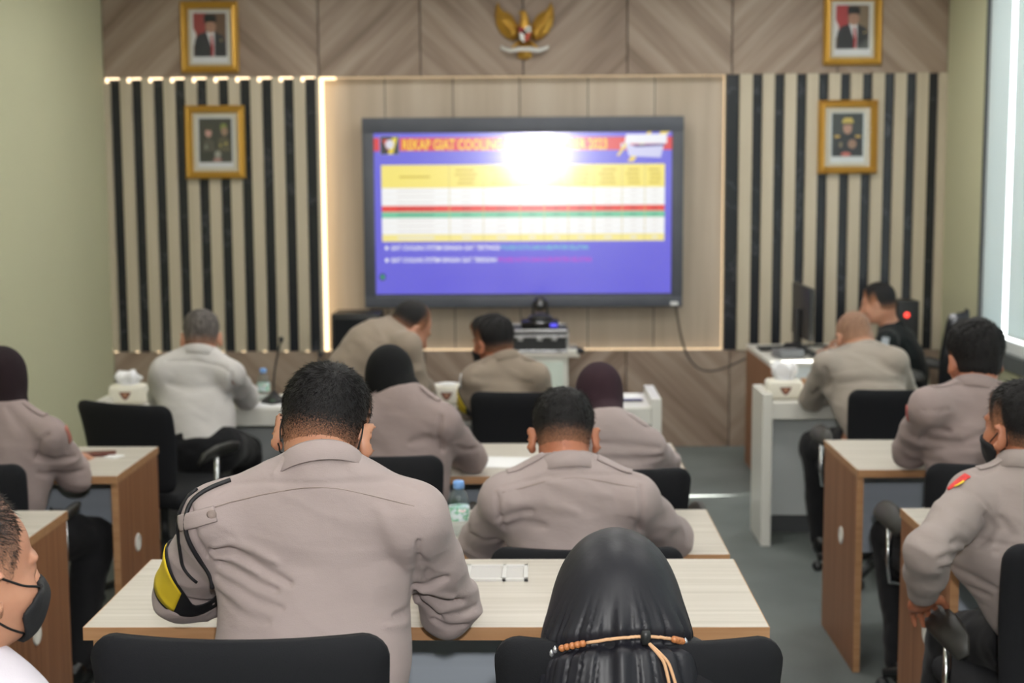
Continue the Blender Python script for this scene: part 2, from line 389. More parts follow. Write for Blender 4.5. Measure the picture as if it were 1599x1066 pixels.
of = [(R_(-.112, -.165, .112, .16), (208, 214, 216)), (R_(-.102, -.125, .102, .155), (56, 62, 62)),
      ([(-.088, -.125), (-.08, -.01), (-.045, .02), (.05, .02), (.085, -.01), (.092, -.125)], (34, 36, 42)), (blob(0, .06, .028, .040), (182, 140, 120)),
      ([(-.034, .085), (-.036, .105), (-.02, .125), (.025, .125), (.038, .105), (.036, .085)], (196, 172, 84)), ([(-.03, .08), (.032, .08), (.034, .09), (-.032, .09)], (28, 28, 30)),
      (R_(-.085, -.004, -.05, .012), (190, 154, 70)), (R_(.05, -.004, .085, .012), (190, 154, 70)), (blob(.03, -.045, .028, .03, 14), (150, 116, 96)), (blob(-.01, -.11, .032, .014, 12), (196, 110, 100)), (blob(-.045, -.05, .012, .02, 8), (120, 108, 80)),
      (blob(-.009, .066, .005, .002, 8), (50, 40, 36)), (blob(.012, .066, .005, .002, 8), (50, 40, 36)), (blob(.002, .038, .009, .003, 8), (140, 84, 78))]
picture(2.045, 2.045, .385, .475, 'lower right ornate gold-framed portrait of an officer in dark uniform over the stripes', of, True)
# ------------------------------------------------------------------ eagle emblem
em = thing('eagle_emblem', 'gold winged eagle emblem with a shield and white ribbon, above the television', 'emblem', (-.055, YB-.002, 2.72))
def slab(pts, y0, y1, b, rim=.006):
    n = len(pts); cx = sum(p[0] for p in pts)/n; cz = sum(p[1] for p in pts)/n
    vs = [(x, y0, z) for x, z in pts]+[(x, (y0+y1)/2, z) for x, z in pts]+[(cx+(x-cx)*.86, y1, cz+(z-cz)*.86) for x, z in pts]
    fs = [[r*n+k, r*n+(k+1) % n, (r+1)*n+(k+1) % n, (r+1)*n+k] for r in (0, 1) for k in range(n)]+[[2*n+k for k in range(n)]]
    return b.add(vs, fs, True)
wing = [(.03, .035), (.045, -.03), (.075, -.045), (.115, -.03), (.155, .005), (.182, .055), (.192, .11), (.186, .165), (.172, .205), (.158, .17), (.135, .145), (.105, .135), (.08, .115), (.055, .075)]
for s in (-1, 1):
    wg = MB(); slab([(x*s, z) for x, z in wing], 0, -.045, wg)
    for k in range(9):            # feather blades fanned along the wing
        t = k/8; ax, az = (.05+.10*t)*s, .0+.05*t
        ex, ez = (.06+.13*t)*s, (.10+.10*t) if k < 8 else .2
        ex2, ez2 = (.075+.115*t)*s, -.045+.17*t
        p = [Vector((.045*s, -.05, .03)), Vector(((.075+.06*t)*s, -.062, -.01+.09*t)), Vector((ex2, -.048, ez2))]
        wg.tube([p[0], p[1], p[2]], [.006, .010, .004], 8, .6)
    wg.build('wing', M['gold'], em)
bd = MB()
bd.tube([(0, -.03, -.07), (0, -.045, -.02), (0, -.05, .04), (0, -.045, .09), (-.004, -.05, .125), (-.014, -.055, .138)], [.018, .034, .042, .028, .022, .014], 14)
bd.tube([(-.012, -.055, .136), (-.03, -.056, .132), (-.036, -.056, .122)], [.011, .008, .002], 8)
bd.build('body', M['gold'], em)
tl = MB(); slab([(-.024, -.05), (.024, -.05), (.045, -.12), (.05, -.15), (.02, -.162), (0, -.165), (-.02, -.162), (-.05, -.15), (-.045, -.12)], 0, -.03, tl); tl.build('tail', M['gold'], em)
for s in (-1, 1):
    MB().tube([(.03*s, -.04, -.05), (.06*s, -.045, -.075), (.085*s, -.05, -.10)], [.012, .011, .008], 8).build('leg', M['gold'], em)
shp = [(-.042, .045), (.046, .045), (.048, .0), (.035, -.045), (.002, -.072), (-.03, -.045), (-.044, .0)]
sh = MB(); slab(shp, -.05, -.088, sh); sh = sh.build('shield', mk('shield_rim', srgb(150, 110, 50), .4, .4), em)
art([([(-.036, .002), (-.001, .002), (-.001, .040), (-.034, .040)], (140, 26, 32)), ([(.003, .002), (.042, .002), (.040, .040), (.003, .040)], (226, 226, 220)),
     ([(-.034, -.002), (-.001, -.002), (-.001, -.062), (-.026, -.042)], (226, 226, 222)), ([(.003, -.002), (.042, -.002), (.03, -.042), (.003, -.062)], (180, 70, 52)),
     (blob(.001, .0, .013, .013, 12), (20, 20, 22)), (blob(.022, .02, .009, .011, 12), (60, 90, 80))], sh, 'shield_face', -.0885)
rb = MB()
pts = [(-.155, .0, -.085), (-.125, -.02, -.10), (-.09, -.045, -.112), (-.045, -.056, -.105), (0, -.06, -.103), (.045, -.056, -.105), (.09, -.045, -.112), (.125, -.02, -.10), (.155, .0, -.085)]
vs = [];
for x, y, z in pts: vs += [(x, y-.03, z-.012), (x, y-.03, z+.013), (x, y-.024, z+.013), (x, y-.024, z-.012)]
fs = [[i*4+k, i*4+(k+1) % 4, i*4+4+(k+1) % 4, i*4+4+k] for i in range(len(pts)-1) for k in range(4)]+[[0, 1, 2, 3], [len(vs)-4+k for k in (3, 2, 1, 0)]]
rb.add(vs, fs); rb.build('ribbon', mk('ribbon_white', srgb(206, 204, 198), .6), em)
# ------------------------------------------------------------------ television
TX0, TX1, TZ0, TZ1 = -1.115, .975, .945, 2.185
tcx, tcz = (TX0+TX1)/2, (TZ0+TZ1)/2
tv = thing('television', 'very large wall-mounted television showing a purple slide with a yellow and white table', 'television', (tcx, YB-.06, tcz), rot=(math.radians(.42), math.radians(.0), 0))
W2, H2 = (TX1-TX0)/2, (TZ1-TZ0)/2; bz = .075
b = MB()
b.box(-W2, W2, .0, .09, -H2, H2, .004)
for a in ((-W2, W2, H2-.10, H2), (-W2, W2, -H2, -H2+bz)): b.box(a[0], a[1], -.03, .001, a[2], a[3], .006)
for a in ((-W2, -W2+bz), (W2-bz, W2)): b.box(a[0], a[1], -.03, .001, -H2+bz-.004, H2-.10+.004, .006)
b.build('bezel', M['tvframe'], tv)
SW, SH = W2-bz, H2-.09
E1 = .95
PUR = (104, 98, 228)
L = [(R_(-SW, -SH, SW, SH), PUR), (R_(-SW, SH-.125, SW, SH-.04), (226, 40, 60))]
tz1, tz0 = SH-.215, -SH+.345     # table
def zt(f): return tz1+(tz0-tz1)*f
Lw, Rw = -SW+.045, SW-.045
L += [(R_(Lw, zt(.30), Rw, tz1), (255, 236, 120)), (R_(Lw, zt(.53), Rw, zt(.30)), (255, 255, 255)), (R_(Lw, zt(.61), Rw, zt(.53)), (240, 50, 50)), (R_(Lw, zt(.69), Rw, zt(.61)), (110, 205, 165)),
      (R_(Lw, zt(.905), Rw, zt(.69)), (255, 255, 255)), (R_(Lw, tz0, Rw, zt(.905)), (255, 240, 150))]
cols = [.24, .36, .49, .575, .66, .75, .85, .93]
for c in cols:
    x = Lw+(Rw-Lw)*c; L.append((R_(x-.002, tz0, x+.002, tz1), (214, 196, 110)))
for f in (.30, .375, .45, .53, .61, .69, .76, .83, .905): L.append((R_(Lw, zt(f)-.001, Rw, zt(f)+.001), (240, 232, 214)))
rr = random.Random(4)
for j, c in enumerate([0.]+cols):
    c2 = (cols+[1.])[j]; xm = Lw+(Rw-Lw)*(c+c2)/2; ww = (c2-c)*(Rw-Lw)*.34
    for q in range(1 if j == 0 else 4): L.append((R_(xm-ww*rr.uniform(.6, 1), zt(.15)-.01+.028*(q-1.5*(j > 0)), xm+ww*rr.uniform(.6, 1), zt(.15)+.004+.028*(q-1.5*(j > 0))), (222, 196, 70)))
    for f in (.34, .41, .49, .57, .65, .725, .795, .865, .95):
        u = .4 if j else .8
        L.append((R_(xm-ww*u, zt(f)-.006, xm+ww*u, zt(f)+.006), (243, 240, 238) if not .53 < f < .69 else ((200, 30, 40) if f < .61 else (90, 170, 140))))
# emblem block on the left, logo on the right, mouse badge
ix = -SW+.045; ek = .8
L += [(R_(ix-.006, SH-.151, ix+.156*ek, SH-.026), (150, 150, 240)), (R_(ix, SH-.146, ix+.15*ek, SH-.03), (20, 18, 36)), ([(ix+.012*ek, SH-.05), (ix+.06*ek, SH-.125), (ix+.09*ek, SH-.05)], (200, 50, 40)),
      ([(ix+.06*ek, SH-.145), (ix+.10*ek, SH-.145), (ix+.138*ek, SH-.04), (ix+.10*ek, SH-.036)], (240, 216, 60)), (blob(ix+.075*ek, SH-.082, .028, .03, 16), (226, 224, 236)),
      (R_(SW-.335, SH-.115, SW-.27, SH-.082), (220, 215, 235)),
      ([(SW-.36, SH-.16), (SW-.345, SH-.165), (SW-.29, SH-.09), (SW-.31, SH-.085)], (244, 214, 90)), ([(SW-.16, SH-.01), (SW-.13, SH-.005), (SW-.25, SH-.20), (SW-.29, SH-.20)], (244, 214, 90)), ([(SW-.075, SH-.005), (SW-.01, SH-.005), (SW-.05, SH-.035), (SW-.09, SH-.035)], (244, 214, 90)),
      ([(SW-.30, SH-.025), (SW-.035, SH-.025), (SW-.035, SH-.085), (SW-.31, SH-.085)], (246, 246, 255)), ([(SW-.30, SH-.095), (SW-.055, SH-.095), (SW-.075, SH-.175), (SW-.28, SH-.165)], (214, 214, 250)),
      ([(SW-.26, SH-.092), (SW-.05, SH-.086), (SW-.05, SH-.1), (SW-.24, SH-.108)], (70, 66, 150)),
      (blob(-SW+.045, -SH+.115, .022, .024, 16), (30, 60, 110)), (blob(-SW+.047, -SH+.115, .010, .012, 12), (60, 190, 120))]
for z in (.305, .225): L.append((blob(-SW+.075, -SH+z, .012, .014, 12), (240, 240, 255)))
scr = art(L, tv, 'screen', -.006, .00015, em=E1)
def text(body, x, z, size, col, width=None, bold=.006, parent=tv, y=-.0155, name='screen_text', align='LEFT', em_=E1):
    cu = bpy.data.curves.new(name, 'FONT'); cu.body = body; cu.size = size; cu.offset = bold*size; cu.align_x = align; cu.resolution_u = 2
    cu.materials.append(amat(col, em=em_)); o = bpy.data.objects.new(name, cu); COL.objects.link(o); o.parent = parent
    o.location = (x, y, z); o.rotation_euler = (math.pi/2, 0, 0)
    if width:
        bpy.context.view_layer.update(); wd = o.dimensions.x
        if wd > 1e-4: o.scale = (width/wd, 1, 1)
    dg = bpy.context.evaluated_depsgraph_get(); me = bpy.data.meshes.new_from_object(o.evaluated_get(dg)); p = bpy.data.objects.new(name, me); COL.objects.link(p)
    p.parent = parent; p.location = o.location; p.rotation_euler = o.rotation_euler; p.scale = o.scale
    if not me.materials: me.materials.append(amat(col, em=em_))
    bpy.data.objects.remove(o); return p
text('REKAP GIAT COOLING SYSTEM DESEMBER 2023', -SW+.185, SH-.118, .096, (255, 214, 40), 1.33, .02)
text('GIAT COOLING SYSTEM DENGAN GIAT TERTINGGI', -SW+.10, -SH+.29, .044, (245, 245, 255), .715, .02)
text('POLRES KOTA DAN KABUPATEN SELATAN', -SW+.825, -SH+.29, .044, (110, 210, 214), .57, .01)
text('GIAT COOLING SYSTEM DENGAN GIAT TERENDAH', -SW+.10, -SH+.21, .044, (245, 245, 255), .695, .02)
text('POLRES KOTA DAN KABUPATEN SELATAN', -SW+.805, -SH+.21, .044, (206, 60, 214), .61, .01)
MB().box(W2-.08, W2-.03, -.036, -.028, -H2+.012, -H2+.035, .002).build('sticker', M['paper'], tv)
tag(MB().tube(bez((.935, YB-.03, .96), (.99, YB-.06, .50), (1.10, YB-.10, .48), (1.28, YB-.14, .56), 14)+bez((1.28, YB-.14, .56), (1.36, YB-.16, .60), (1.42, YB-.17, .62), (1.47, YB-.2, .70), 8)[1:], .008, 8).build('cable', mk('grey_brown_cable', srgb(88, 78, 70), .5)),
    'dark cable hanging in a loop from the television to the brown desk', 'cable')
# ------------------------------------------------------------------ desks
def desk(x0, x1, y0, y1, z0, label, top=.75, inset=.0):
    t = thing('desk', label, 'desk', (x0, y0, z0), group=None); W_, D_ = x1-x0, y1-y0
    b = MB(); b.box(0, W_, 0, D_, top-.028, top, .0015); tp = b.build('desktop', M['desktop'], t)
    e = MB(); e.box(-.001, W_+.001, -.002, .0, top-.028, top-.001); e.box(-.002, 0, 0, D_, top-.028, top-.001); e.box(W_, W_+.002, 0, D_, top-.028, top-.001); e.build('edge_band', M['edge'], tp)
    for s, x in ((0, inset), (1, W_-inset-.025)):
        p = MB().box(x, x+.025, .015, D_-.01, 0, top-.0285, .001).build('side_panel', M['oak'], t)
        MB().box(x+.0005, x+.0245, .0135, .0148, 0.001, top-.03).build('panel_edge', M['edge'], p)
        g = MB().lathe([(.0, 0), (.032, 0), (.034, .003), (.030, .006), (.026, .004), (0, .004)], n=20, M4=Matrix.Translation((x+(.0245 if s else .0005), D_*.42, top-.30)) @ Euler((0, (1 if s else -1)*math.pi/2, 0)).to_matrix().to_4x4())
        g.build('cable_grommet', M['white'], p)
    MB().box(inset+.025, W_-inset-.025, D_-.10, D_-.082, .32, .645, .001).build('modesty_panel', M['bluegrey'], t)
    MB().tube([(inset+.026, D_-.115, .675), (W_-inset-.026, D_-.115, .675)], .007, 8).build('cross_rail', M['steel'], t)
    return t
desk(-.93, .478, 2.822, 3.345, .12, 'pale-topped brown-edged desk in the nearest row, under the foreground officer\'s elbows', inset=.014)
desk(-.87, .537, 3.835, 4.37, 0, 'pale-topped desk behind the nearest one, carrying a clear water bottle')
desk(-.87, .537, 4.88, 5.50, 0, 'pale-topped desk shared by the two women in headscarves, before the long white table')
desk(-2.79, -1.475, 4.895, 5.45, 0, 'pale desk by the green wall with a brown phone on it')
desk(-2.79, -1.478, 3.83, 4.37, 0, 'pale desk by the green wall, seen past the masked face in profile')
desk(1.15, 2.55, 4.975, 5.56, 0, 'pale desk by the window wall, the farther one, nearer the white table')
desk(1.15, 2.55, 3.83, 4.384, 0, 'pale desk by the window wall, nearest the camera, beside the officer with the dangling hand')
# ------------------------------------------------------------------ white head tables
def headtable(x0, x1, y0, y1, label, mids=()):
    t = thing('head_table', label, 'table', (x0, y0, 0)); W_, D_ = x1-x0, y1-y0; e = .048
    MB().box(e, W_-e, .02, D_, .675, .71, .002).build('tabletop', M['white'], t)
    MB().box(e, W_-e, .0, .022, .625, .706, .002).build('apron', M['white'], t)
    for x in (0, W_-e)+tuple(mids): MB().box(x, x+e, -.01, D_, 0, .75 if x in (0, W_-e) else .674, .003).build('side_panel', M['white'], t)
    MB().box(e, W_-e, D_-.06, D_-.035, .09, .675, .002).build('modesty_panel', M['whitegrey'], t)
    MB().box(e, W_-e, D_-.05, D_-.03, 0, .09).build('plinth', M['plinth'], t)
    return t
headtable(-2.08, .60, 6.63, 7.08, 'long white table along the front, holding the microphones', (.22, 1.3, 2.38-.2))
headtable(1.10, 2.62, 6.78, 7.10, 'shorter white table on the right, in front of the brown operator desk')
# ------------------------------------------------------------------ operator desk, lectern cabinet and the things on them
t = thing('operator_desk', 'brown-sided desk with pale top under the monitor, against the striped wall', 'desk', (1.33, 7.97, 0))
MB().box(0, .68, 0, .88, .722, .75, .002).build('desktop', M['white'], t)
MB().box(0, .025, .005, .875, 0, .7215, .001).build('side_panel', M['oak'], t)
MB().box(.0255, .66, .01, .03, .02, .7215, .001).build('end_panel', M['whitegrey'], t)
MB().box(.0255, .66, .85, .87, .02, .7215, .001).build('end_panel', M['whitegrey'], t)
t = thing('media_cabinet', 'white cabinet with a wooden top under the silver flight case', 'cabinet', (-.19, 8.75, 0))
MB().box(0, .40, 0, .5, 0.05, .685, .004).build('body', M['white'], t)
MB().box(.01, .39, .01, .49, 0, .05).build('plinth', M['plinth'], t)
MB().box(-.02, .47, -.02, .52, .685, .705, .002).build('top', M['desktop'], t)
MB().box(.03, .37, -.012, -.0005, .08, .655, .002).build('door', mk('pale_green_white_door', srgb(208, 218, 208), .25), t)
t = thing('flight_case', 'silver-edged black flight case with chrome latches, on the white cabinet', 'case', (-.185, 8.77, .706))
MB().box(.01, .39, .01, .38, .005, .14, .004).build('body', M['blackpl'], t)
f = MB()
for y in (0, .375):
    for z in (0, .128): f.box(0, .40, y, y+.015, z, z+.02, .003)
    for x in (0, .385): f.box(x, x+.015, y, y+.015, 0, .145, .003)
for x in (0, .385):
    for z in (0, .128): f.box(x, x+.015, 0, .39, z, z+.02, .003)
f.box(.0, .4, -.002, .004, .098, .112, .002)
f.build('aluminium_edge', M['chrome'], t)
for x in (.10, .22, .31):
    MB().box(x-.018, x+.018, -.012, .004, .078, .112, .004).build('latch', M['chrome'], t)
t = thing('codec_box', 'flat black device with a small blue light, stacked on the flight case', 'device', (-.08, 8.80, .853))
MB().box(0, .235, 0, .24, 0, .05, .006).build('body', M['blackgl'], t)
MB().box(.18, .225, -.002, .0, .015, .035).build('indicator_light', emis('blue_indicator', (.12, .1, 1, 1), 1.2), t)
t = thing('conference_camera', 'black swivelling conference camera standing below the television', 'camera', (.04, 8.90, .904))
MB().lathe([(0, 0), (.075, 0), (.08, .01), (.07, .025), (.045, .035), (.02, .04), (0, .04)]).build('base', M['blackpl'], t)
for s in (-1, 1): MB().box(s*.045-.008, s*.045+.008, -.02, .02, .03, .12, .006).build('yoke_arm', M['blackpl'], t)
MB().lathe([(0, -.052), (.02, -.05), (.038, -.035), (.045, 0), (.038, .035), (.02, .05), (0, .052)], M4=Matrix.Translation((0, 0, .105)) @ Euler((math.pi/2, 0, 0)).to_matrix().to_4x4()).build('head', M['blackpl'], t)
MB().lathe([(0, 0), (.022, 0), (.024, .012), (.018, .014), (0, .010)], M4=Matrix.Translation((0, -.05, .105)) @ Euler((math.pi/2, 0, 0)).to_matrix().to_4x4()).build('lens', M['blackgl'], t)
t = thing('loudspeaker', 'black box behind the bending officer, at the foot of the light strip', 'speaker', (-1.30, 9.02, 0))
MB().box(0, .31, 0, .30, 0, .935, .012).build('cabinet', M['blackpl'], t); MB().box(.02, .29, -.006, 0, .03, .90, .003).build('grille', M['blackfab'], t)
t = thing('cordless_mouse', 'small black device with its lead at the right end of the cabinet top', 'device', (.26, 8.80, .706))
MB().lathe([(0, 0), (.055, 0), (.06, .01), (.045, .028), (.02, .034), (0, .035)]).build('body', M['blackpl'], t)
MB().tube(bez((-.05, 0, .008), (-.11, -.03, .01), (-.10, -.06, .02), (-.13, -.02, .006)), .006, 6).build('lead', M['blackpl'], t)
t = thing('adapter', 'small white adapter beside the flight case', 'device', (.235, 8.76, .7065)); MB().box(-.03, .03, -.02, .02, 0, .03, .006).build('body', M['white'], t)
# monitor seen almost edge-on, keyboard, clutter
t = thing('computer_monitor', 'dark computer monitor turned away toward the operator', 'monitor', (1.60, 8.42, .751), math.radians(90))
MB().box(-.27, .27, -.012, .02, .09, .40, .008).build('housing', M['blackpl'], t); MB().box(-.255, .255, -.0145, -.0125, .105, .385).build('screen', M['blackgl'], t)
MB().box(-.03, .03, .02, .05, .02, .26, .006).build('neck', M['blackpl'], t); MB().box(-.12, .12, -.06, .12, 0, .015, .006).build('foot', M['blackpl'], t)
t = thing('keyboard', 'black keyboard in front of the monitor on the operator desk', 'keyboard', (1.84, 8.30, .751), math.radians(90)); MB().box(-.2, .2, -.07, .07, 0, .016, .004).build('case', M['blackpl'], t)
kb = MB()
for i in range(13):
    for j in range(4): kb.box(-.185+i*.0286, -.162+i*.0286, -.055+j*.029, -.033+j*.029, .016, .02)
kb.build('keys', M['armpad'], t)
t = thing('switch_box', 'grey equipment box with cables at the foot of the monitor', 'device', (1.46, 8.20, .751), .2); MB().box(-.06, .09, -.07, .07, 0, .045, .006).build('body', mk('grey_box', srgb(110, 112, 116), .4), t)
tag(MB().tube([(1.36, 8.5, .757), (1.42, 8.44, .768), (1.48, 8.46, .757), (1.5, 8.40, .80), (1.56, 8.30, .81), (1.62, 8.22, .76), (1.70, 8.16, .757)], .012, 8).tube([(1.36, 8.62, .757), (1.5, 8.64, .757), (1.7, 8.7, .757), (1.88, 8.62, .757)], .009, 8).build('cables', M['blackpl']), 'black cables lying across the operator desk', 'cable')
t = thing('equipment_tower', 'black upright device with a glowing red light behind the operator', 'device', (2.32, 9.05, 0)); MB().box(0, .14, 0, .2, 0, 1.0, .008).build('housing', M['blackpl'], t)
MB().lathe([(0, 0), (.018, 0), (.016, .006), (0, .008)], M4=Matrix.Translation((.06, -.0, .91)) @ Euler((math.pi/2, 0, 0)).to_matrix().to_4x4()).build('red_light', emis('red_light', (1, .06, .04, 1), 2.5), t)
# ------------------------------------------------------------------ chairs
def chair(x, y, rz, z0, label, top=.90, cat='chair'):
    t = thing('office_chair', label, cat, (x, y, z0), rz, 'black office chairs')
    # curved, round-cornered back
    b = MB(); nx, nz = 18, 26; z0b, z1b = .50, top; hw = .243; R0 = .045
    grid = []
    for side in (0, 1):
        for j in range(nz+1):
            v = .5-.5*math.cos(math.pi*j/nz); z = z0b+(z1b-z0b)*v
            # corner rounding
            dz = min(z-z0b, z1b-z); hwj = hw*(0.90+.10*v) - (R0-math.sqrt(max(0, R0*R0-(R0-min(dz, R0))**2)))
            for i in range(nx+1):
                u = -1+2*i/nx; x_ = hwj*u
                yb = -.245-.05*(v-.3)+.035*u*u+.02*math.sin(v*3.1)
                edge = (1-abs(u)**6)*(1-abs(2*v-1)**8); th = .008+.018*max(edge, 0)
                grid.append((x_, yb+(th if side else -th), z))
    n1 = (nx+1)*(nz+1); fs = []
    for j in range(nz):
        for i in range(nx):
            a = j*(nx+1)+i; fs.append([a, a+1, a+nx+2, a+nx+1]); fs.append([n1+a, n1+a+nx+1, n1+a+nx+2, n1+a+1])
    per = [i for i in range(nx+1)]+[(j)*(nx+1)+nx for j in range(1, nz+1)]+[nz*(nx+1)+i for i in range(nx-1, -1, -1)]+[j*(nx+1) for j in range(nz-1, 0, -1)]
    for k in range(len(per)): a, c = per[k], per[(k+1) % len(per)]; fs.append([a, n1+a, n1+c, c])
    b.add(grid, fs, True); b.build('backrest', M['blackfab'], t)
    MB().box(-.245, .245, -.20, .27, .425, .495, .03).build('seat', M['blackfab'], t)
    MB().tube([(0, -.02, .405), (0, -.22, .40), (0, -.285, .46), (0, -.285, .66)], [.03, .028, .022, .018], 10, .6).build('back_bracket', M['blackpl'], t)
    for s in (-1, 1):
        a = MB().tube([(s*.20, -.02, .415), (s*.285, -.02, .43), (s*.29, -.01, .50), (s*.285, 0, .63)], .017, 10, .6).build('armrest', M['chrome'], t)
        p = MB(); 
        pts = [(s*.285, -.12, .615), (s*.288, -.09, .64), (s*.29, -.02, .652), (s*.29, .07, .652), (s*.284, .13, .645), (s*.278, .15, .635)]
        p.tube(pts, [.018, .034, .040, .040, .032, .014], 14, .42); p.build('arm_pad', M['armpad'], a)
    MB().lathe([(.0, .07), (.03, .07), (.03, .24), (.018, .24), (.018, .40), (.05, .405), (.05, .42), (0, .42)], n=16).build('gas_lift', M['blackpl'], t)
    st = MB()
    for k in range(5):
        a = 2*math.pi*k/5+.3; c, s = math.cos(a), math.sin(a)
        st.tube([(0, 0, .10), (.14*c, .14*s, .09), (.285*c, .285*s, .065)], [.03, .024, .016], 8)
    st = st.build('star_base', M['blackpl'], t)
    for k in range(5):
        a = 2*math.pi*k/5+.3; c, s = math.cos(a), math.sin(a)
        MB().lathe([(0, -.014), (.02, -.014), (.024, -.006), (.024, .006), (.02, .014), (0, .014)], n=14, M4=Matrix.Translation((.285*c, .285*s, .026)) @ Euler((math.pi/2, 0, a)).to_matrix().to_4x4()).build('caster', M['blackpl'], st)
    return t
D = math.radians
chair(-.475, 2.44, 0, .12, 'black office chair under the foreground officer, its back cut by the bottom of the photo', .94)
chair(.172, 2.53, 0, .12, 'black office chair behind the woman in the black headscarf with a cord', .905)
chair(.13, 3.68, 0, 0, 'black office chair of the officer at the second desk, mostly hidden by his back', .875)
chair(-.52, 4.72, D(-3), 0, 'black office chair of the woman in the black headscarf beside the bottle', .905)
chair(.26, 4.70, 0, 0, 'black office chair of the woman in the maroon headscarf', .865)
chair(-1.60, 5.98, D(-24), 0, 'black office chair in full view, turned aside behind the man in white', .875)
chair(-.035, 6.22, 0, 0, 'black office chair of the officer at the right end of the long white table', .885)
chair(1.565, 6.26, D(4), 0, 'black office chair of the balding officer at the shorter white table', .885)
chair(1.485, 4.72, D(2), 0, 'black office chair of the officer by the window wall, tall armrest beside it', .875)
chair(1.328, 3.50, D(2), 0, 'black office chair at the right edge of the photo, armrest under the dangling hand', .93)
chair(-1.89, 4.70, D(2), 0, 'black office chair at the left edge, behind the woman writing at the wall desk', .88)
chair(-.98, 1.86, D(-50), .12, 'black office chair of the masked man at the left edge, mostly out of view', .85)
chair(2.28, 8.45, D(62), 0, 'black high-backed chair of the operator by the striped wall', 1.0)
# ------------------------------------------------------------------ small things on the tables
def bottle(x, y, z, label, h=.20):
    t = thing('water_bottle', label, 'bottle', (x, y, z)); k = h/.20
    prof = [(0, 0), (.026, 0), (.031, .004), (.031, .03), (.0295, .035), (.031, .04), (.031, .11), (.030, .125), (.024, .150), (.014, .168), (.0125, .176), (0, .177)]
    MB().lathe([(r, z_*k) for r, z_ in prof], n=28).build('body', M['pet'], t)
    lb = MB(); n = N('bottle_label'); v = n.coords((30, 30, 45)); f = n.noise(v, 1.0, 2)
    n.l(n.ramp(f, [(.35, srgb(228, 234, 236)), (.5, srgb(190, 210, 214)), (.56, srgb(96, 176, 130)), (.62, srgb(236, 238, 240)), (.72, srgb(206, 110, 120))]), n.b.inputs['Base Color'])
    lb.lathe([(.0315, .055*k), (.0318, .056*k), (.0318, .105*k), (.0315, .106*k)], n=28).build('label', n.m, t)
    MB().lathe([(0, .172*k), (.0165, .172*k), (.0165, .196*k), (.0145, .2*k), (0, .2*k)], n=24).build('cap', M['bluecap'], t)
bottle(-.222, 4.066, .75, 'clear water bottle with a blue cap on the second desk, the larger in view', .158)
bottle(-1.335, 6.90, .71, 'clear water bottle with a blue cap beside the man in white', .155)
def tissuebox(x, y, z, label, rz=0, puff=1, rise=0):
    t = thing('tissue_box', label, 'tissue box', (x, y, z), rz)
    b = MB().box(-.088, .088, -.06, .06, 0, .095, .022); b.build('case', mk('ivory_box', srgb(226, 222, 208), .35), t)
    lg = MB().add([(-.03, -.0605, .062), (.03, -.0605, .062), (.022, -.0605, .045), (.012, -.0605, .03), (0, -.0605, .022), (-.012, -.0605, .03), (-.022, -.0605, .045)], [list(range(7))]); lg.build('crest', mk('brown_crest', srgb(110, 62, 48), .5), t)
    lg2 = MB().add([(-.014, -.061, .055), (.014, -.061, .055), (.0, -.061, .036)], [[0, 1, 2]]); lg2.build('crest_mark', mk('tan_crest_mark', srgb(176, 130, 104), .5), t)
    MB().lathe([(0, .0952), (.05, .0952), (.05, .098), (0, .098)], n=20).build('slot', M['paper'], t)
    if puff:
        vs = []; fs = []; rr = random.Random(int(x*100)); nr, na = 9, 28
        for j in range(nr):
            u = j/(nr-1); zz = .096+.055*u**.7; r = (.035+.030*math.sin(u*2.2))*(1-.35*u)
            for k in range(na):
                a = 2*math.pi*k/na; q = 1+.20*math.sin(5*a+u*2)+.12*math.sin(9*a-1.3)
                vs.append((1.15*r*q*math.cos(a), .75*r*q*math.sin(a), zz+.012*math.sin(3*a+x)*u+rise*u))
        for j in range(nr-1):
            for k in range(na): k2 = (k+1) % na; fs.append([j*na+k, j*na+k2, (j+1)*na+k2, (j+1)*na+k])
        fs.append([(nr-1)*na+k for k in range(na)]); MB().add(vs, fs, True).build('tissue', M['tissue'], t)
tissuebox(-1.975, 6.80, .71, 'ivory tissue box at the left end of the long white table')
tissuebox(-.42, 6.76, .71, 'ivory tissue box without tissue showing, between the bending and the seated officer', puff=0)
tissuebox(1.222, 6.90, .71, 'ivory tissue box on the shorter white table at the aisle end', rise=.02)
def mic(x, y, z, h, lean, label):
    t = thing('gooseneck_microphone', label, 'microphone', (x, y, z))
    MB().lathe([(0, 0), (.062, 0), (.064, .012), (.045, .03), (.02, .045), (.012, .06), (0, .06)], n=4).build('base', M['blackpl'], t)
    MB().tube(bez((0, 0, .055), (0, 0, h*.5), (lean*.5, 0, h*.7), (lean, .0, h-.02)), .0045, 8).build('neck', M['blackpl'], t)
    MB().tube([(lean, 0, h-.03), (lean*1.04, 0, h-.015), (lean*1.08, 0, h)], [.007, .012, .009], 10).build('capsule', M['blackpl'], t)
    MB().box(-.008, .008, -.05, -.044, .018, .024).build('button', emis('green_button', (.1, .6, .1, 1), .3), t)
mic(-1.262, 6.78, .71, .325, .04, 'black gooseneck microphone beside the man in white')
mic(-1.085, 6.98, .71, .23, .02, 'shorter gooseneck microphone near the bending officer')
def flat(name, x, y, z, w_, d_, label, cat, mat, rz=0, h=.002):
    t = tag(MB().box(-w_/2, w_/2, -d_/2, d_/2, 0, h, min(h*.3, .002)).build(name, mat, None, (x, y, z), (0, 0, rz)), label, cat); return t
flat('envelope', -2.03, 6.98, .711, .10, .06, 'lilac paper standing behind the left tissue box', 'paper', M['lilac'], .1, .10)
flat('paper_stack', -1.86, 7.0, .711, .12, .08, 'lilac papers beside the man in white', 'paper', M['lilac'], -.2, .085)
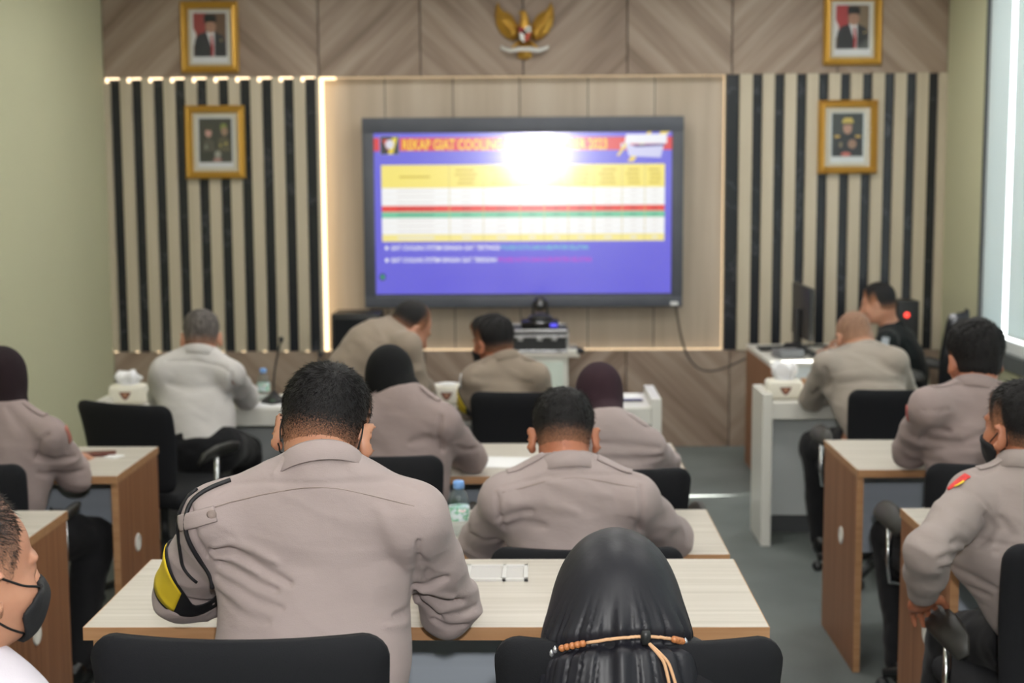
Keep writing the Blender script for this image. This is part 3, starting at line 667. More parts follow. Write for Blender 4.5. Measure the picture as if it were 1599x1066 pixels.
flat('folder', 1.40, 6.99, .711, .07, .06, 'lilac folder between the right tissue box and the balding officer', 'folder', M['lilac'], .3, .10)
flat('brown_box', 1.36, 7.04, .711, .05, .05, 'small brown box behind the right tissue box', 'box', M['edge'], 0, .075)
flat('notebook', .45, 6.93, .711, .14, .16, 'cream notebook at the right end of the long white table', 'notebook', M['paper'], .05, .008)
flat('tablet', .46, 6.82, .7105, .13, .05, 'black phone in front of the cream notebook', 'phone', M['blackgl'], .05, .008)
flat('document', -1.28, 6.72, .711, .20, .14, 'pale paper under the arm of the man in white', 'paper', M['paper'], .2, .001)
flat('document', -.12, 5.12, .751, .30, .20, 'white paper on the desk between the two women in headscarves', 'paper', M['paper'], -.1, .001)
flat('mobile_phone', -1.665, 5.27, .7515, .15, .065, 'dark phone in a brown cover beside the writing hand', 'phone', mk('brown_cover', srgb(98, 48, 38), .4), .25, .010)
flat('memo', -1.585, 5.235, .751, .055, .06, 'small white note beside the brown phone', 'paper', M['paper'], -.4, .004)
t = thing('cable_tray', 'white two-part tray let into the nearest desktop, beside the foreground officer', 'tray', (-.088, 3.212, .870))
b = MB()
for a in ((-.072, .072, -.062, -.052), (-.072, .072, .052, .062)): b.box(a[0], a[1], a[2], a[3], 0, .007, .001)
for x in (-.072, .012, .062): b.box(x, x+.010, -.062, .062, 0, .007, .001)
b.build('rim', mk('tray_rim', srgb(205, 203, 200), .5), t); MB().box(-.070, .070, -.06, .06, 0.0002, .002).build('lid', mk('pale_grey_lid', srgb(190, 187, 184), .5), t)
# ------------------------------------------------------------------ people: smooth bodies grown from blended limbs, meshed as one surface
A = np.array
def nrm(v): v = A(v, float); return v/np.linalg.norm(v)
def lerp(a, b, t): return A(a, float)*(1-t)+A(b, float)*t
class Sdf:
    def __init__(s): s.p = []
    def cone(s, a, b, ra, rb, k=.02, lat=None, s0=1., s1=1., op='u'):
        s.p.append(('c', A(a, float), A(b, float), ra, rb, k, None if lat is None else nrm(lat), s0, s1, op)); return s
    def ell(s, c, F, r, k=.02, op='u'):
        s.p.append(('e', A(c, float), A(F, float), A(r, float), 0, k, None, 1, 1, op)); return s
    def chain(s, pts, rad, k=.02, kin=.004):
        for i in range(len(pts)-1): s.cone(pts[i], pts[i+1], rad[i], rad[i+1], k if i == 0 else kin)
        return s
    @staticmethod
    def d1(p, P):
        if p[0] == 'c':
            _, a, b, ra, rb, k, lat, s0, s1, op = p
            ab = b-a; L2 = ab@ab+1e-9; q = P-a; t = np.clip((q@ab)/L2, 0, 1); q = q-t[..., None]*ab
            if lat is not None:
                l = q@lat; sc = s0+(s1-s0)*t; q = q-(l*(1-1/sc))[..., None]*lat
            return np.sqrt((q*q).sum(-1))-(ra+(rb-ra)*t)
        _, c, F, r, _, k, _, _, _, op = p
        q = (P-c)@F.T; k0 = np.sqrt(((q/r)**2).sum(-1)); k1 = np.sqrt(((q/(r*r))**2).sum(-1))+1e-9
        return k0*(k0-1)/k1
    @staticmethod
    def comb(D, d, k, op):
        if op == 'sub': return -Sdf.comb(-D, d, k, 'u')
        h = np.maximum(k-np.abs(D-d), 0)/k
        return np.minimum(D, d)-h*h*k*.25
    def f(s, P):
        D = np.full(P.shape[:-1], 1.)
        for p in s.p: D = s.comb(D, s.d1(p, P), p[5], p[9])
        return D
    def box(s, p):
        if p[0] == 'c':
            m = max(p[3]*max(1, p[7]), p[4]*max(1, p[8]), p[3], p[4]); return np.minimum(p[1], p[2])-m, np.maximum(p[1], p[2])+m
        m = p[3].max(); return p[1]-m, p[1]+m
    def grid(s, vox, cut=None, bb=None):
        us = [p for p in s.p if p[9] == 'u']
        lo = np.min([s.box(p)[0] for p in us], 0)-2.5*vox; hi = np.max([s.box(p)[1] for p in us], 0)+2.5*vox
        if bb is not None: lo = np.maximum(lo, bb[0]); hi = np.minimum(hi, bb[1])
        n = np.ceil((hi-lo)/vox).astype(int)+1
        ax = [lo[i]+vox*np.arange(n[i]) for i in range(3)]
        D = np.full(n, .2, np.float32)
        for p in s.p:
            b0, b1 = s.box(p); mg = p[5]+.035
            i0 = np.clip(np.floor((b0-mg-lo)/vox).astype(int), 0, n); i1 = np.clip(np.ceil((b1+mg-lo)/vox).astype(int)+1, 0, n)
            if (i1 <= i0).any(): continue
            sl = tuple(slice(a, b) for a, b in zip(i0, i1))
            G = np.stack(np.meshgrid(*[ax[i][sl[i]] for i in range(3)], indexing='ij'), -1)
            D[sl] = s.comb(D[sl], s.d1(p, G), p[5], p[9])
        if cut is not None:
            G = np.stack(np.meshgrid(*ax, indexing='ij'), -1); D = np.maximum(D, cut(G)).astype(np.float32)
        return D, lo, vox
def nets(D, lo, vox):
    D = D.copy(); D[0], D[-1], D[:, 0], D[:, -1], D[:, :, 0], D[:, :, -1] = [np.maximum(x, 1e-3) for x in (D[0], D[-1], D[:, 0], D[:, -1], D[:, :, 0], D[:, :, -1])]
    S = D < 0; n = A(D.shape)
    c = [S[i:n[0]-1+i, j:n[1]-1+j, k:n[2]-1+k] for i in (0, 1) for j in (0, 1) for k in (0, 1)]
    an = np.logical_or.reduce(c); al = np.logical_and.reduce(c); act = an & ~al
    idx = np.argwhere(act); ID = np.full(act.shape, -1, np.int64); ID[act] = np.arange(len(idx))
    corners = [A((i, j, k)) for i in (0, 1) for j in (0, 1) for k in (0, 1)]
    V8 = np.stack([D[idx[:, 0]+o[0], idx[:, 1]+o[1], idx[:, 2]+o[2]] for o in corners], 1)
    acc = np.zeros((len(idx), 3)); cnt = np.zeros(len(idx))
    for a in range(8):
        for b in range(a+1, 8):
            if np.abs(corners[a]-corners[b]).sum() != 1: continue
            va, vb = V8[:, a], V8[:, b]; m_ = (va < 0) != (vb < 0)
            t = np.where(m_, va/(va-vb+1e-12), 0)
            acc += m_[:, None]*(corners[a]+t[:, None]*(corners[b]-corners[a])); cnt += m_
    V = (idx+acc/cnt[:, None])*vox+lo
    F = []
    for ax_ in range(3):
        u, v = [(1, 2), (2, 0), (0, 1)][ax_]
        sl0 = [slice(None)]*3; sl1 = [slice(None)]*3; sl0[ax_] = slice(0, -1); sl1[ax_] = slice(1, None)
        e = S[tuple(sl0)] != S[tuple(sl1)]; q = np.argwhere(e)
        q = q[(q[:, u] > 0) & (q[:, v] > 0) & (q[:, u] < n[u]-1) & (q[:, v] < n[v]-1)]
        fl = S[tuple(q.T)]
        def g(du, dv): w_ = q.copy(); w_[:, u] -= du; w_[:, v] -= dv; return ID[tuple(w_.T)]
        f = np.stack([g(1, 1), g(0, 1), g(0, 0), g(1, 0)], 1); f[~fl] = f[~fl][:, ::-1]; F.append(f)
    F = np.concatenate(F); F = F[(F >= 0).all(1)]
    return V, F
def vnormals(V, F):
    n = np.cross(V[F[:, 2]]-V[F[:, 0]], V[F[:, 3]]-V[F[:, 1]]); N_ = np.zeros_like(V)
    for k in range(4): np.add.at(N_, F[:, k], n)
    return N_/(np.linalg.norm(N_, axis=1)[:, None]+1e-12)
def smooth(V, F, it=1, lam=.5):
    for _ in range(it):
        acc = np.zeros_like(V); c = np.zeros(len(V))
        for k in range(4):
            a, b = F[:, k], F[:, (k+1) % 4]; np.add.at(acc, a, V[b]); np.add.at(acc, b, V[a]); np.add.at(c, a, 1); np.add.at(c, b, 1)
        V = V*(1-lam)+lam*acc/np.maximum(c, 1)[:, None]
    return V
_h = np.random.RandomState(7).rand(64, 64, 64)
def vnoise(P):
    P = P+50.; i = np.floor(P).astype(int); f = P-i; f = f*f*(3-2*f); r = 0
    for a in (0, 1):
        for b in (0, 1):
            for c in (0, 1):
                w_ = (f[:, 0] if a else 1-f[:, 0])*(f[:, 1] if b else 1-f[:, 1])*(f[:, 2] if c else 1-f[:, 2])
                r = r+w_*_h[(i[:, 0]+a) % 64, (i[:, 1]+b) % 64, (i[:, 2]+c) % 64]
    return r*2-1
def meshobj(name, V, F, mat, parent=None, attr=None, parent_origin=None):
    me = bpy.data.meshes.new(name); V = np.asarray(V, float)
    if parent_origin is not None: V = V-A(parent_origin)
    me.from_pydata(V.tolist(), [], F.tolist() if hasattr(F, 'tolist') else F); me.materials.append(mat)
    me.polygons.foreach_set('use_smooth', [True]*len(me.polygons))
    if attr is not None:
        at = me.attributes.new('fade', 'FLOAT', 'POINT'); at.data.foreach_set('value', np.asarray(attr, np.float32))
    o = bpy.data.objects.new(name, me); COL.objects.link(o)
    if parent: o.parent = parent
    return o
def frame(yaw, pitch, roll):
    """columns right, forward, up of a head: yaw to the left, pitch forward, roll to the right (degrees)"""
    R = Matrix.Rotation(math.radians(yaw), 3, 'Z') @ Matrix.Rotation(-math.radians(pitch), 3, 'X') @ Matrix.Rotation(math.radians(roll), 3, 'Y')
    return A(R)
def skinmat(name, col, red):
    n = N(name); v = n.coords((1, 1, 1)); f = n.noise(v, 14, 3); g = n.noise(v, 220, 2)
    n.l(n.ramp(f, [(.3, col), (.7, red)]), n.b.inputs['Base Color']); n.set(Roughness=.48); n.b.inputs['Subsurface Weight'].default_value = .06
    n.b.inputs['Subsurface Radius'].default_value = (.02, .008, .004); n.b.inputs['Subsurface Scale'].default_value = .3
    n.bump(g, .12, .0015); return n.m
SKIN = {'a': skinmat('light_brown_skin', srgb(186, 138, 112), srgb(176, 122, 98)), 'b': skinmat('brown_skin', srgb(176, 116, 86), srgb(164, 100, 74)), 'c': skinmat('tan_skin', srgb(184, 134, 106), srgb(170, 116, 90))}
def cloth(name, col, amt=.03, weave=520, rough=.85, bs=.18):
    n = N(name); v = n.coords(); f = n.noise(v, 7, 3)
    lo = tuple(c*(1-amt) for c in col[:3])+(1,); hi = tuple(min(1, c*(1+amt)) for c in col[:3])+(1,)
    n.l(n.ramp(f, [(.3, lo), (.7, hi)]), n.b.inputs['Base Color']); n.set(Roughness=rough); n.b.inputs['Sheen Weight'].default_value = .08
    n.b.inputs['Specular IOR Level'].default_value = .25
    g = n.noise(v, weave, 2); h = n.noise(n.coords((16, 16, 34)), 1., 3)
    ad = n.n('ShaderNodeMath', operation='MULTIPLY_ADD'); n.l(h, ad.inputs[0]); ad.inputs[1].default_value = 5.; n.l(g, ad.inputs[2])
    n.bump(ad.outputs[0], bs, .0025); return n.m
CL = {'taupe': cloth('taupe_uniform_cloth', srgb(158, 144, 142)), 'taupe2': cloth('taupe_uniform_cloth_rosier', srgb(147, 131, 128)), 'taupe3': cloth('taupe_uniform_cloth_greyer', srgb(152, 140, 136)),
      'tan': cloth('tan_uniform_cloth', srgb(144, 130, 116)), 'tan2': cloth('pale_tan_uniform_cloth', srgb(156, 146, 136)), 'whiteshirt': cloth('white_shirt_cloth', srgb(190, 186, 183)), 'whiteshirt2': cloth('lilac_white_shirt_cloth', srgb(200, 195, 204)),
      'blackshirt': cloth('black_shirt_cloth', srgb(26, 26, 30)), 'blackuni': cloth('black_green_uniform', srgb(13, 19, 20))}
TROU = cloth('black_trousers', srgb(20, 20, 23)); SHOE = mk('black_leather_shoe', srgb(16, 16, 17), .3)
def hijabmat(name, col, rough, spec=.5):
    n = N(name); n.set(Base_Color=col, Roughness=rough); n.b.inputs['Specular IOR Level'].default_value = spec;     h = n.noise(n.coords((26, 26, 7)), 1., 3); n.bump(h, .25, .006); return n.m
HJ = {'hijab_black': hijabmat('glossy_black_scarf', srgb(27, 27, 34), .48, .4), 'hijab_black2': hijabmat('black_scarf', srgb(12, 12, 14), .8, .2), 'hijab_maroon': hijabmat('dark_maroon_scarf', srgb(52, 35, 42), .85, .2), 'hijab_brown': hijabmat('dark_brown_scarf', srgb(34, 23, 27), .85, .2)}
def hairmat(name, col, skin, grey=0.):
    n = N(name); at = n.n('ShaderNodeAttribute', attribute_name='fade'); f = n.noise(n.coords((1, 1, 1)), 420, 2, .7)
    # follicles: the cover of hair over skin thins where the cut is shortest
    mp = n.n('ShaderNodeMath', operation='MULTIPLY_ADD'); n.l(f, mp.inputs[0]); mp.inputs[1].default_value = -1.1; n.l(at.outputs['Fac'], mp.inputs[2])
    m2 = n.n('ShaderNodeMath', operation='MULTIPLY_ADD', use_clamp=True); n.l(mp.outputs[0], m2.inputs[0]); m2.inputs[1].default_value = 1.3; m2.inputs[2].default_value = .72
    st = n.noise(n.coords((90, 90, 24)), 1., 3, .7); hc = n.ramp(st, [(.35, col), (.75, tuple(min(1, c*(1.7+grey*8)) for c in col[:3])+(1,))])
    mx = n.n('ShaderNodeMix', data_type='RGBA'); n.l(m2.outputs[0], mx.inputs['Factor']); mx.inputs[6].default_value = skin; n.l(hc, mx.inputs[7])
    n.l(mx.outputs[2], n.b.inputs['Base Color']); n.set(Roughness=.6); n.b.inputs['Specular IOR Level'].default_value = .28; n.bump(f, .5, .004); return n.m
HM = {'short': hairmat('short_black_hair', srgb(15, 13, 14), srgb(176, 122, 92)), 'grey': hairmat('short_greying_hair', srgb(52, 48, 46), srgb(176, 122, 92), .5), 'recede': hairmat('greying_receding_hair', srgb(32, 29, 29), srgb(176, 128, 102), .3),
      'bald': hairmat('thin_cropped_hair', srgb(84, 66, 54), srgb(170, 126, 100), .3), 'strand': mk('hair_strands', srgb(20, 18, 19), .4, spec=.35), 'strandg': mk('grey_hair_strands', srgb(58, 52, 50), .4)}
MASKM = mk('black_mask_cloth', srgb(26, 27, 30), .8, bump=((300, 300, 300), .3, .001)); STRAP = mk('black_elastic', srgb(14, 14, 15), .7)
EYEW = mk('eye_white', srgb(228, 222, 216), .25); EYEP = mk('dark_iris', srgb(30, 20, 16), .15); LIP = mk('lips', srgb(150, 84, 76), .45)
BROW = mk('eyebrow_hair', srgb(34, 28, 26), .7)
# profile of the hairline: (forward position, height) in the head's own frame
HAIRLINE = {'short': [(-.14, -.072), (-.05, -.076), (-.028, -.060), (-.014, .004), (.012, .008), (.018, -.012), (.034, -.010), (.040, .030), (.062, .052), (.085, .066), (.13, .075)],
            'thick': [(-.14, -.075), (-.05, -.078), (-.028, -.055), (-.014, .004), (.012, .008), (.018, -.015), (.036, -.012), (.044, .03), (.065, .050), (.09, .062), (.13, .07)],
            'recede': [(-.14, -.062), (-.05, -.066), (-.028, -.052), (-.014, .004), (.010, .008), (.014, -.006), (.028, .000), (.030, .050), (.034, .085), (.045, .105), (.13, .2)]}
def headprims(S, c, F, k=.012, infl=0., face=True, ears=True):
    w_ = lambda x, y, z: c+F@A((x, y, z)); T = F.T
    S.ell(w_(0, -.012, .030), T, (.0755+infl, .094+infl, .086+infl), k)
    S.ell(w_(0, .022, -.035), T, (.0625+infl, .070+infl, .070+infl), .03)
    S.ell(w_(0, -.045, -.028), T, (.058+infl, .050+infl, .052+infl), .03)
    S.ell(w_(0, .048, -.084), T, (.040+infl, .040+infl, .026+infl), .03)
    for s in (-1, 1): S.ell(w_(s*.040, .052, -.028), T, (.024+infl, .030+infl, .026+infl), .02)      # cheeks
    if face:
        S.cone(w_(0, .088, .012), w_(0, .106, -.026), .008, .0135, .014); S.ell(w_(0, .108, -.026), T, (.012, .012, .010), .008)
        for s in (-1, 1):
            S.ell(w_(s*.011, .100, -.031), T, (.0085, .011, .008), .006); S.cone(w_(s*.012, .086, .026), w_(s*.046, .072, .026), .008, .007, .012)
            S.ell(w_(s*.031, .092, .008), T, (.015, .013, .010), .010, 'sub'); S.ell(w_(s*.031, .072, .008), T, (.0135, .0135, .0125), .004)
        S.ell(w_(0, .090, -.056), T, (.024, .014, .007), .008); S.ell(w_(0, .090, -.067), T, (.020, .013, .0075), .006); S.ell(w_(0, .1045, -.0615), T, (.022, .006, .0016), .003, 'sub')
        for s in ((-1, 1) if ears else ()):       # ears
            E_ = Matrix.Rotation(s*math.radians(-50), 3, 'Z'); EF = (F@A(E_)).T
            S.ell(w_(s*.089, -.014, -.012), EF, (.0085, .021, .035), .006); S.ell(w_(s*.083, -.004, -.040), EF, (.008, .011, .012), .006)
            S.ell(w_(s*.0965, -.008, -.010), EF, (.006, .0115, .022), .004, 'sub')
def hand(S, wr, d, n, s, curl=.5, sc_=1., spread=.12):
    """five-fingered hand: d points along the fingers, n out of the palm; s=+1 puts the thumb on d x n"""
    d = nrm(d); n = A(n, float); n = nrm(n-d*(n@d)); sd_ = nrm(np.cross(d, n))*s; w_ = A(wr, float)
    S.cone(w_, w_+d*.05*sc_, .023*sc_, .024*sc_, .02, sd_, 1.15, 1.5); S.cone(w_+d*.045*sc_, w_+d*.082*sc_, .0155*sc_, .0125*sc_, .015, sd_, 2.2, 2.9)
    for i, (off, ln) in enumerate([(.030, .070), (.010, .078), (-.010, .073), (-.029, .058)]):
        a = w_+d*(.085-.004*abs(i-1))*sc_+sd_*off*sc_; dd = nrm(d+sd_*spread*(1.5-i)*.6); c = curl*(1+.12*i); seg = [ln*.45, ln*.31, ln*.26]; pts = [a-dd*.012, a]; ang = c*.5
        for q, L_ in enumerate(seg): ang2 = ang+c*q*.8; pts.append(pts[-1]+(dd*math.cos(ang2)+n*math.sin(ang2))*L_*sc_)
        r = [.0092*sc_, .009*sc_, .0083*sc_, .0077*sc_, .0066*sc_]
        for q in range(4): S.cone(pts[q], pts[q+1], r[q], r[q+1], .006 if q < 1 else .003)
    a = w_+d*.020*sc_+sd_*.020*sc_; p1 = a+(nrm(d*.75+sd_*.75+n*.35))*.042*sc_; p2 = p1+nrm(d*.95+sd_*.30+n*.35)*.030*sc_; p3 = p2+nrm(d+n*.35)*.024*sc_
    S.cone(a, p1, .015*sc_, .0115*sc_, .01); S.cone(p1, p2, .0105*sc_, .0092*sc_, .003); S.cone(p2, p3, .0092*sc_, .0072*sc_, .003)
def project(S, P, off=0., it=6):
    P = A(P, float).reshape(-1, 3).copy(); e = .002
    for _ in range(it):
        d = S.f(P)-off; g = np.stack([(S.f(P+np.eye(3)[i]*e)-S.f(P-np.eye(3)[i]*e))/(2*e) for i in range(3)], 1)
        P -= g*(d/np.maximum((g*g).sum(1), .2))[:, None]
    return P
def surftube(S, pts, r, name, mat, parent, off=.001, dens=6, flat=None):
    P = [lerp(pts[i], pts[i+1], t) for i in range(len(pts)-1) for t in np.arange(dens)/dens]+[A(pts[-1])]
    P = project(S, P, off); P = smoothline(P, 2); e = .003
    G = np.stack([(S.f(P+np.eye(3)[i]*e)-S.f(P-np.eye(3)[i]*e)) for i in range(3)], 1)
    return MB().tube([tuple(p) for p in P], r, 12 if flat else 8, flat, [tuple(g_) for g_ in G]).build(name, mat, parent)
def smoothline(P, it):
    for _ in range(it): P[1:-1] = (P[:-2]+2*P[1:-1]+P[2:])/4
    return P
def ring(S, a, b, t0f, t1f, ang, off, nv=6, rmax=.14):
    """patch round a limb: for each angle, rows between the two axial positions, pushed out to the cloth"""
    a, b = A(a, float), A(b, float); ax = nrm(b-a); u = nrm(np.cross(ax, (0, 1, 0))); v = np.cross(ax, u); rows = []
    for j in range(nv+1):
        for th in ang:
            t = t0f(th)+(t1f(th)-t0f(th))*j/nv; dr = u*math.cos(th)+v*math.sin(th); c = a+(b-a)*t; lo_, hi_ = 0., rmax
            rr = np.linspace(.02, rmax, 40); ds = S.f(c+dr*rr[:, None]); k = np.argmax(ds > 0) if (ds > 0).any() else 39
            rows.append(c+dr*(rr[k]-(ds[k] if k else 0)+off))
    n = len(ang); F = [[j*n+i, j*n+i+1, (j+1)*n+i+1, (j+1)*n+i] for j in range(nv) for i in range(n-1)]
    return A(rows), F
def sheet(name, V, F, mat, parent, th=.0015):
    o = meshobj(name, V, F, mat, parent); m_ = o.modifiers.new('thickness', 'SOLIDIFY'); m_.thickness = th; m_.offset = 1; return o

def person(q):
    pid = q['id']; z0 = q['z0']; g = lambda k, d=None: A(q[k], float) if k in q else d
    hc, nb, ch, pv = g('head'), g('nb'), g('chest'), g('pv'); F = frame(q['hyaw'], q['hpitch'], q['hroll'])
    sL, sR, eL, eR, wL, wR = [g(k) for k in ('sL', 'sR', 'eL', 'eR', 'wL', 'wR')]
    fem = q['hair'].startswith('hijab'); stand = q.get('stand'); W = sR-sL; lat = nrm(W); br = np.linalg.norm(W)
    fwd = nrm(np.cross((0, 0, 1), lat)); hipw = .09
    kL = g('kL', pv-lat*.11+fwd*.43+A((0, 0, z0+.50-pv[2]))); kR = g('kR', pv+lat*.11+fwd*.43+A((0, 0, z0+.50-pv[2])))
    aL = g('aL', A((kL[0], kL[1], z0+.09))-fwd*.02); aR = g('aR', A((kR[0], kR[1], z0+.09))-fwd*.02)
    hL, hR = pv-lat*hipw, pv+lat*hipw; f2 = .93 if fem else 1.
    tw = q.get('tw', 1.)
    def torso(S, i, k=.04):
        up_ = lerp(ch, nb, .55); mid = lerp(pv, ch, .5); a = (.150*f2*tw+i, .150*f2*tw+i, .168*f2*tw+i, .150*f2+i, .070+i)
        b = (.115+i, .112+i, .118*f2+i, .094*f2+i, .052+i); pts = (pv, mid, ch, up_, nb-A((0, 0, .01)))
        for j in range(4): S.cone(pts[j], pts[j+1], b[j], b[j+1], k, lat, a[j]/b[j], a[j+1]/b[j+1])
        for s in (sL, sR): S.cone(lerp(nb, ch, .06), s+A((0, 0, -.006)), .048+i*.5, .054*f2+i*.5, .04)
    # ---- body: one continuous surface
    S = Sdf(); headprims(S, hc, F, face=True, ears=not fem)
    nt = hc+F@A((0, -.028, -.055)); S.cone(nt, nb, .053*f2, .058*f2, .03)
    torso(S, -.013)
    for s, e, w_, hn, hd, sg in ((sL, eL, wL, 'hnL', 'hdL', -1), (sR, eR, wR, 'hnR', 'hdR', 1)):
        S.cone(s, e, .043*f2, .036*f2, .03); S.cone(e, w_, .035*f2, .026*f2, .01)
        d = g(hd, nrm(w_-e)*A((1, 1, .1))); n_ = g(hn, A((0, 0, -1.)))
        hand(S, w_+nrm(w_-e)*.01, d, n_, sg*q.get('thumb', 1), .55 if hd not in q else .35, .95*f2)
    for h_, kn, an in ((hL, kL, aL), (hR, kR, aR)):
        S.cone(h_, kn, .072, .052, .04); S.cone(kn, an, .052, .036, .02)
        S.cone(an, an+fwd*.13-A((0, 0, .05)), .035, .022, .02)
    V, Fc = nets(*S.grid(q['vox'])); V = smooth(V, Fc, 1, .4)
    sk = SKIN[{'p4': 'b', 'p9': 'b', 'p10': 'c', 'p12': 'b', 'p13': 'b', 'p1': 'a', 'p2': 'c'}.get(pid, 'a')]
    body = meshobj('person', V, Fc, sk); tag(body, q['label'], 'person')
    H3 = lambda x, y, z: tuple(hc+F@A((x, y, z)))
    Mh = Matrix([list(F[i])+[hc[i]] for i in range(3)]+[[0, 0, 0, 1]])
    # eyes, brows, lips
    for s in (-1, 1):
        if pid == 'p1': continue
        eb = MB().lathe([(.0001, -.0118), (.006, -.0102), (.0102, -.006), (.0118, 0), (.0102, .006), (.006, .0102), (.0001, .0118)], n=16, M4=Mh @ Matrix.Translation((s*.031, .0698, .008)) @ Euler((-math.pi/2, 0, 0)).to_matrix().to_4x4()).build('eye', EYEW, body)
        MB().lathe([(.0001, .0105), (.0052, .0104), (.0048, .0116), (.0001, .0122)], n=14, M4=Mh @ Matrix.Translation((s*.031, .0698, .005)) @ Euler((-math.pi/2, 0, 0)).to_matrix().to_4x4()).build('iris', EYEP, eb)
        P = project(S, [H3(s*x, y, z) for x, y, z in ((.014, .098, .027), (.024, .097, .031), (.036, .090, .032), (.048, .078, .027))], .0005)
        MB().tube([tuple(p) for p in P], [.0022, .0034, .003, .0014], 8, .6).build('eyebrow', BROW, body)
    hair = q['hair']
    # ---- hair or headscarf
    if not fem:
        kind = {'short': 'short', 'short_grey': 'short', 'spiky': 'short', 'thick': 'thick', 'bald': 'short', 'receding': 'recede', 'receding2': 'recede'}[hair]
        th = {'short': .011, 'short_grey': .012, 'spiky': .020, 'thick': .024, 'bald': .0025, 'receding': .010, 'receding2': .010}[hair]
        hl = HAIRLINE[kind]; hy, hz = zip(*hl); HS = Sdf(); headprims(HS, hc, F, face=False)
        def region(P):
            L_ = (P-hc)@F; gz = L_[..., 2]-np.interp(L_[..., 1], hy, hz)
            lim = .09 if hair != 'receding2' else .09
            if kind == 'recede': gz = np.minimum(gz, .045+.0-L_[..., 1]+(.02 if hair == 'receding' else .01))
            return gz
        def top(L_): return np.clip((L_[..., 2]-.0)/.09, 0, 1)
        def cut(P):
            gz = region(P); L_ = (P-hc)@F; r = gz/.055; r = np.clip(r, 0, 1); fl = r*r*(3-2*r)
            thk = .0012+th*(.25+.75*top(L_))*fl
            if hair == 'spiky': thk = thk+.016*np.clip((L_[..., 1]-.0)/.09, 0, 1)*top(L_)
            return np.maximum(HS.f(P)-thk, -gz*.8)
        vx = q['hvox']; lo = hc-.15; n_ = int(.30/vx)
        G = np.stack(np.meshgrid(*[lo[i]+vx*np.arange(n_) for i in range(3)], indexing='ij'), -1).astype(np.float32)
        D = cut(G).astype(np.float32)
        V, Fc = nets(D, lo, vx); V = smooth(V, Fc, 1, .5); Nn = vnormals(V, Fc); Lv = (V-hc)@F
        tp = top(Lv)
        # comb ridges sweeping away from the whorl
        wh = A((.022, -.078, .088)); dw = Lv-wh; ang = np.arctan2(dw[:, 0], dw[:, 1]+dw[:, 2]*.3); rad = np.linalg.norm(dw, axis=1)
        rid = vnoise(np.stack([ang*7+rad*12, rad*14, ang*0], 1))+.6*vnoise(np.stack([ang*19+rad*25, rad*30, ang*0+3], 1))
        amp = {'short': .0016, 'short_grey': .0016, 'spiky': .006, 'thick': .005, 'bald': .0003, 'receding': .0006, 'receding2': .001}[hair]
        V = V+Nn*(rid*amp*(.25+.75*tp))[:, None]
        if hair == 'short': V = V-Nn*(.010*np.exp(-(rad/.010)**2))[:, None]
        gz = region(V); fd = np.clip(gz/(.095 if hair != 'thick' else .035), 0, 1)*(np.clip((rad-.004)/.008, 0, 1) if hair == 'short' else 1)
        hm = HM['grey' if hair == 'short_grey' else 'bald' if hair == 'bald' else 'recede' if hair == 'receding' else 'short']
        if hair == 'bald': fd = fd*.45
        ho = meshobj('hair', V, Fc, hm, body, fd)
        if q['hvox'] <= .006 and hair != 'bald':     # short individual hairs
            rs = np.random.RandomState(3); n1 = 9000 if q['hvox'] <= .0045 else 4500
            ii = rs.randint(0, len(V), n1); keep = rs.rand(n1) < np.clip(gz[ii]/.05, .05, 1); ii = ii[keep]
            b0 = V[ii]+rs.randn(len(ii), 3)*vx*.4; nn = Nn[ii]; tang = (Lv[ii]-wh); tang = (tang/(np.linalg.norm(tang, axis=1)[:, None]+1e-6))@F.T
            tang = tang-nn*(tang*nn).sum(1)[:, None]; ln = (.005+.011*tp[ii])*rs.uniform(.6, 1.2, len(ii)); lift = (.22 if hair != 'spiky' else .9)
            dr = tang+nn*lift+rs.randn(len(ii), 3)*.16; dr /= np.linalg.norm(dr, axis=1)[:, None]; sd2 = np.cross(dr, nn); sd2 /= np.linalg.norm(sd2, axis=1)[:, None]+1e-6; r_ = .00055
            b0 = b0-nn*.001
            VV = np.concatenate([b0+sd2*r_, b0-sd2*r_, b0+nn*r_*1.5, b0+dr*ln[:, None]]); m1 = len(ii); k_ = np.arange(m1)
            FF = np.concatenate([np.stack([k_, k_+m1, k_+3*m1], 1), np.stack([k_+m1, k_+2*m1, k_+3*m1], 1), np.stack([k_+2*m1, k_, k_+3*m1], 1)])
            so = meshobj('hair_strands', VV, FF, HM['strandg' if hair == 'receding' else 'strand'], ho); so['kind'] = 'stuff'
    else:
        HJs = Sdf(); w3 = lambda x, y, z: hc+F@A((x, y, z)); big = pid == 'p3'; i_ = .020 if big else .007
        HJs.ell(w3(0, -.014, .026), F.T, (.0755+i_, .098+i_, .090+i_), .02)
        if big:
            HJs.ell(w3(0, -.020, -.010), F.T, (.100, .118, .100), .05); HJs.cone(w3(0, .0, .06), w3(-.012, .06, .085), .05, .03, .04)
            HJs.cone(w3(0, -.03, -.06), nb+A((0, .02, -.02)), .100, .101, .05, lat, 1.08, 1.18)
            HJs.cone(nb+A((0, .01, -.02)), A((nb[0], nb[1]-.085, .72)), .108, .118, .05, lat, 1.16, 1.14)
            HJs.cone(ch+fwd*.05-A((0, 0, .06)), nb+fwd*.06, .10, .08, .05, lat, 1.2, 1.2)
        else:
            HJs.ell(w3(0, .015, -.030), F.T, (.069, .078, .072), .04); HJs.cone(w3(0, -.03, -.04), nb+A((0, .01, .0)), .069, .068, .05)
            HJs.cone(nb+A((0, .01, .0)), nb+fwd*.03-A((0, 0, .035)), .068, .074, .03, lat, 1.0, 1.1)
        HJs.ell(w3(0, .125, -.018), F.T, (.046, .055, .070), .014, 'sub')
        lowz = (pv[2]+.1) if big else nb[2]-.055
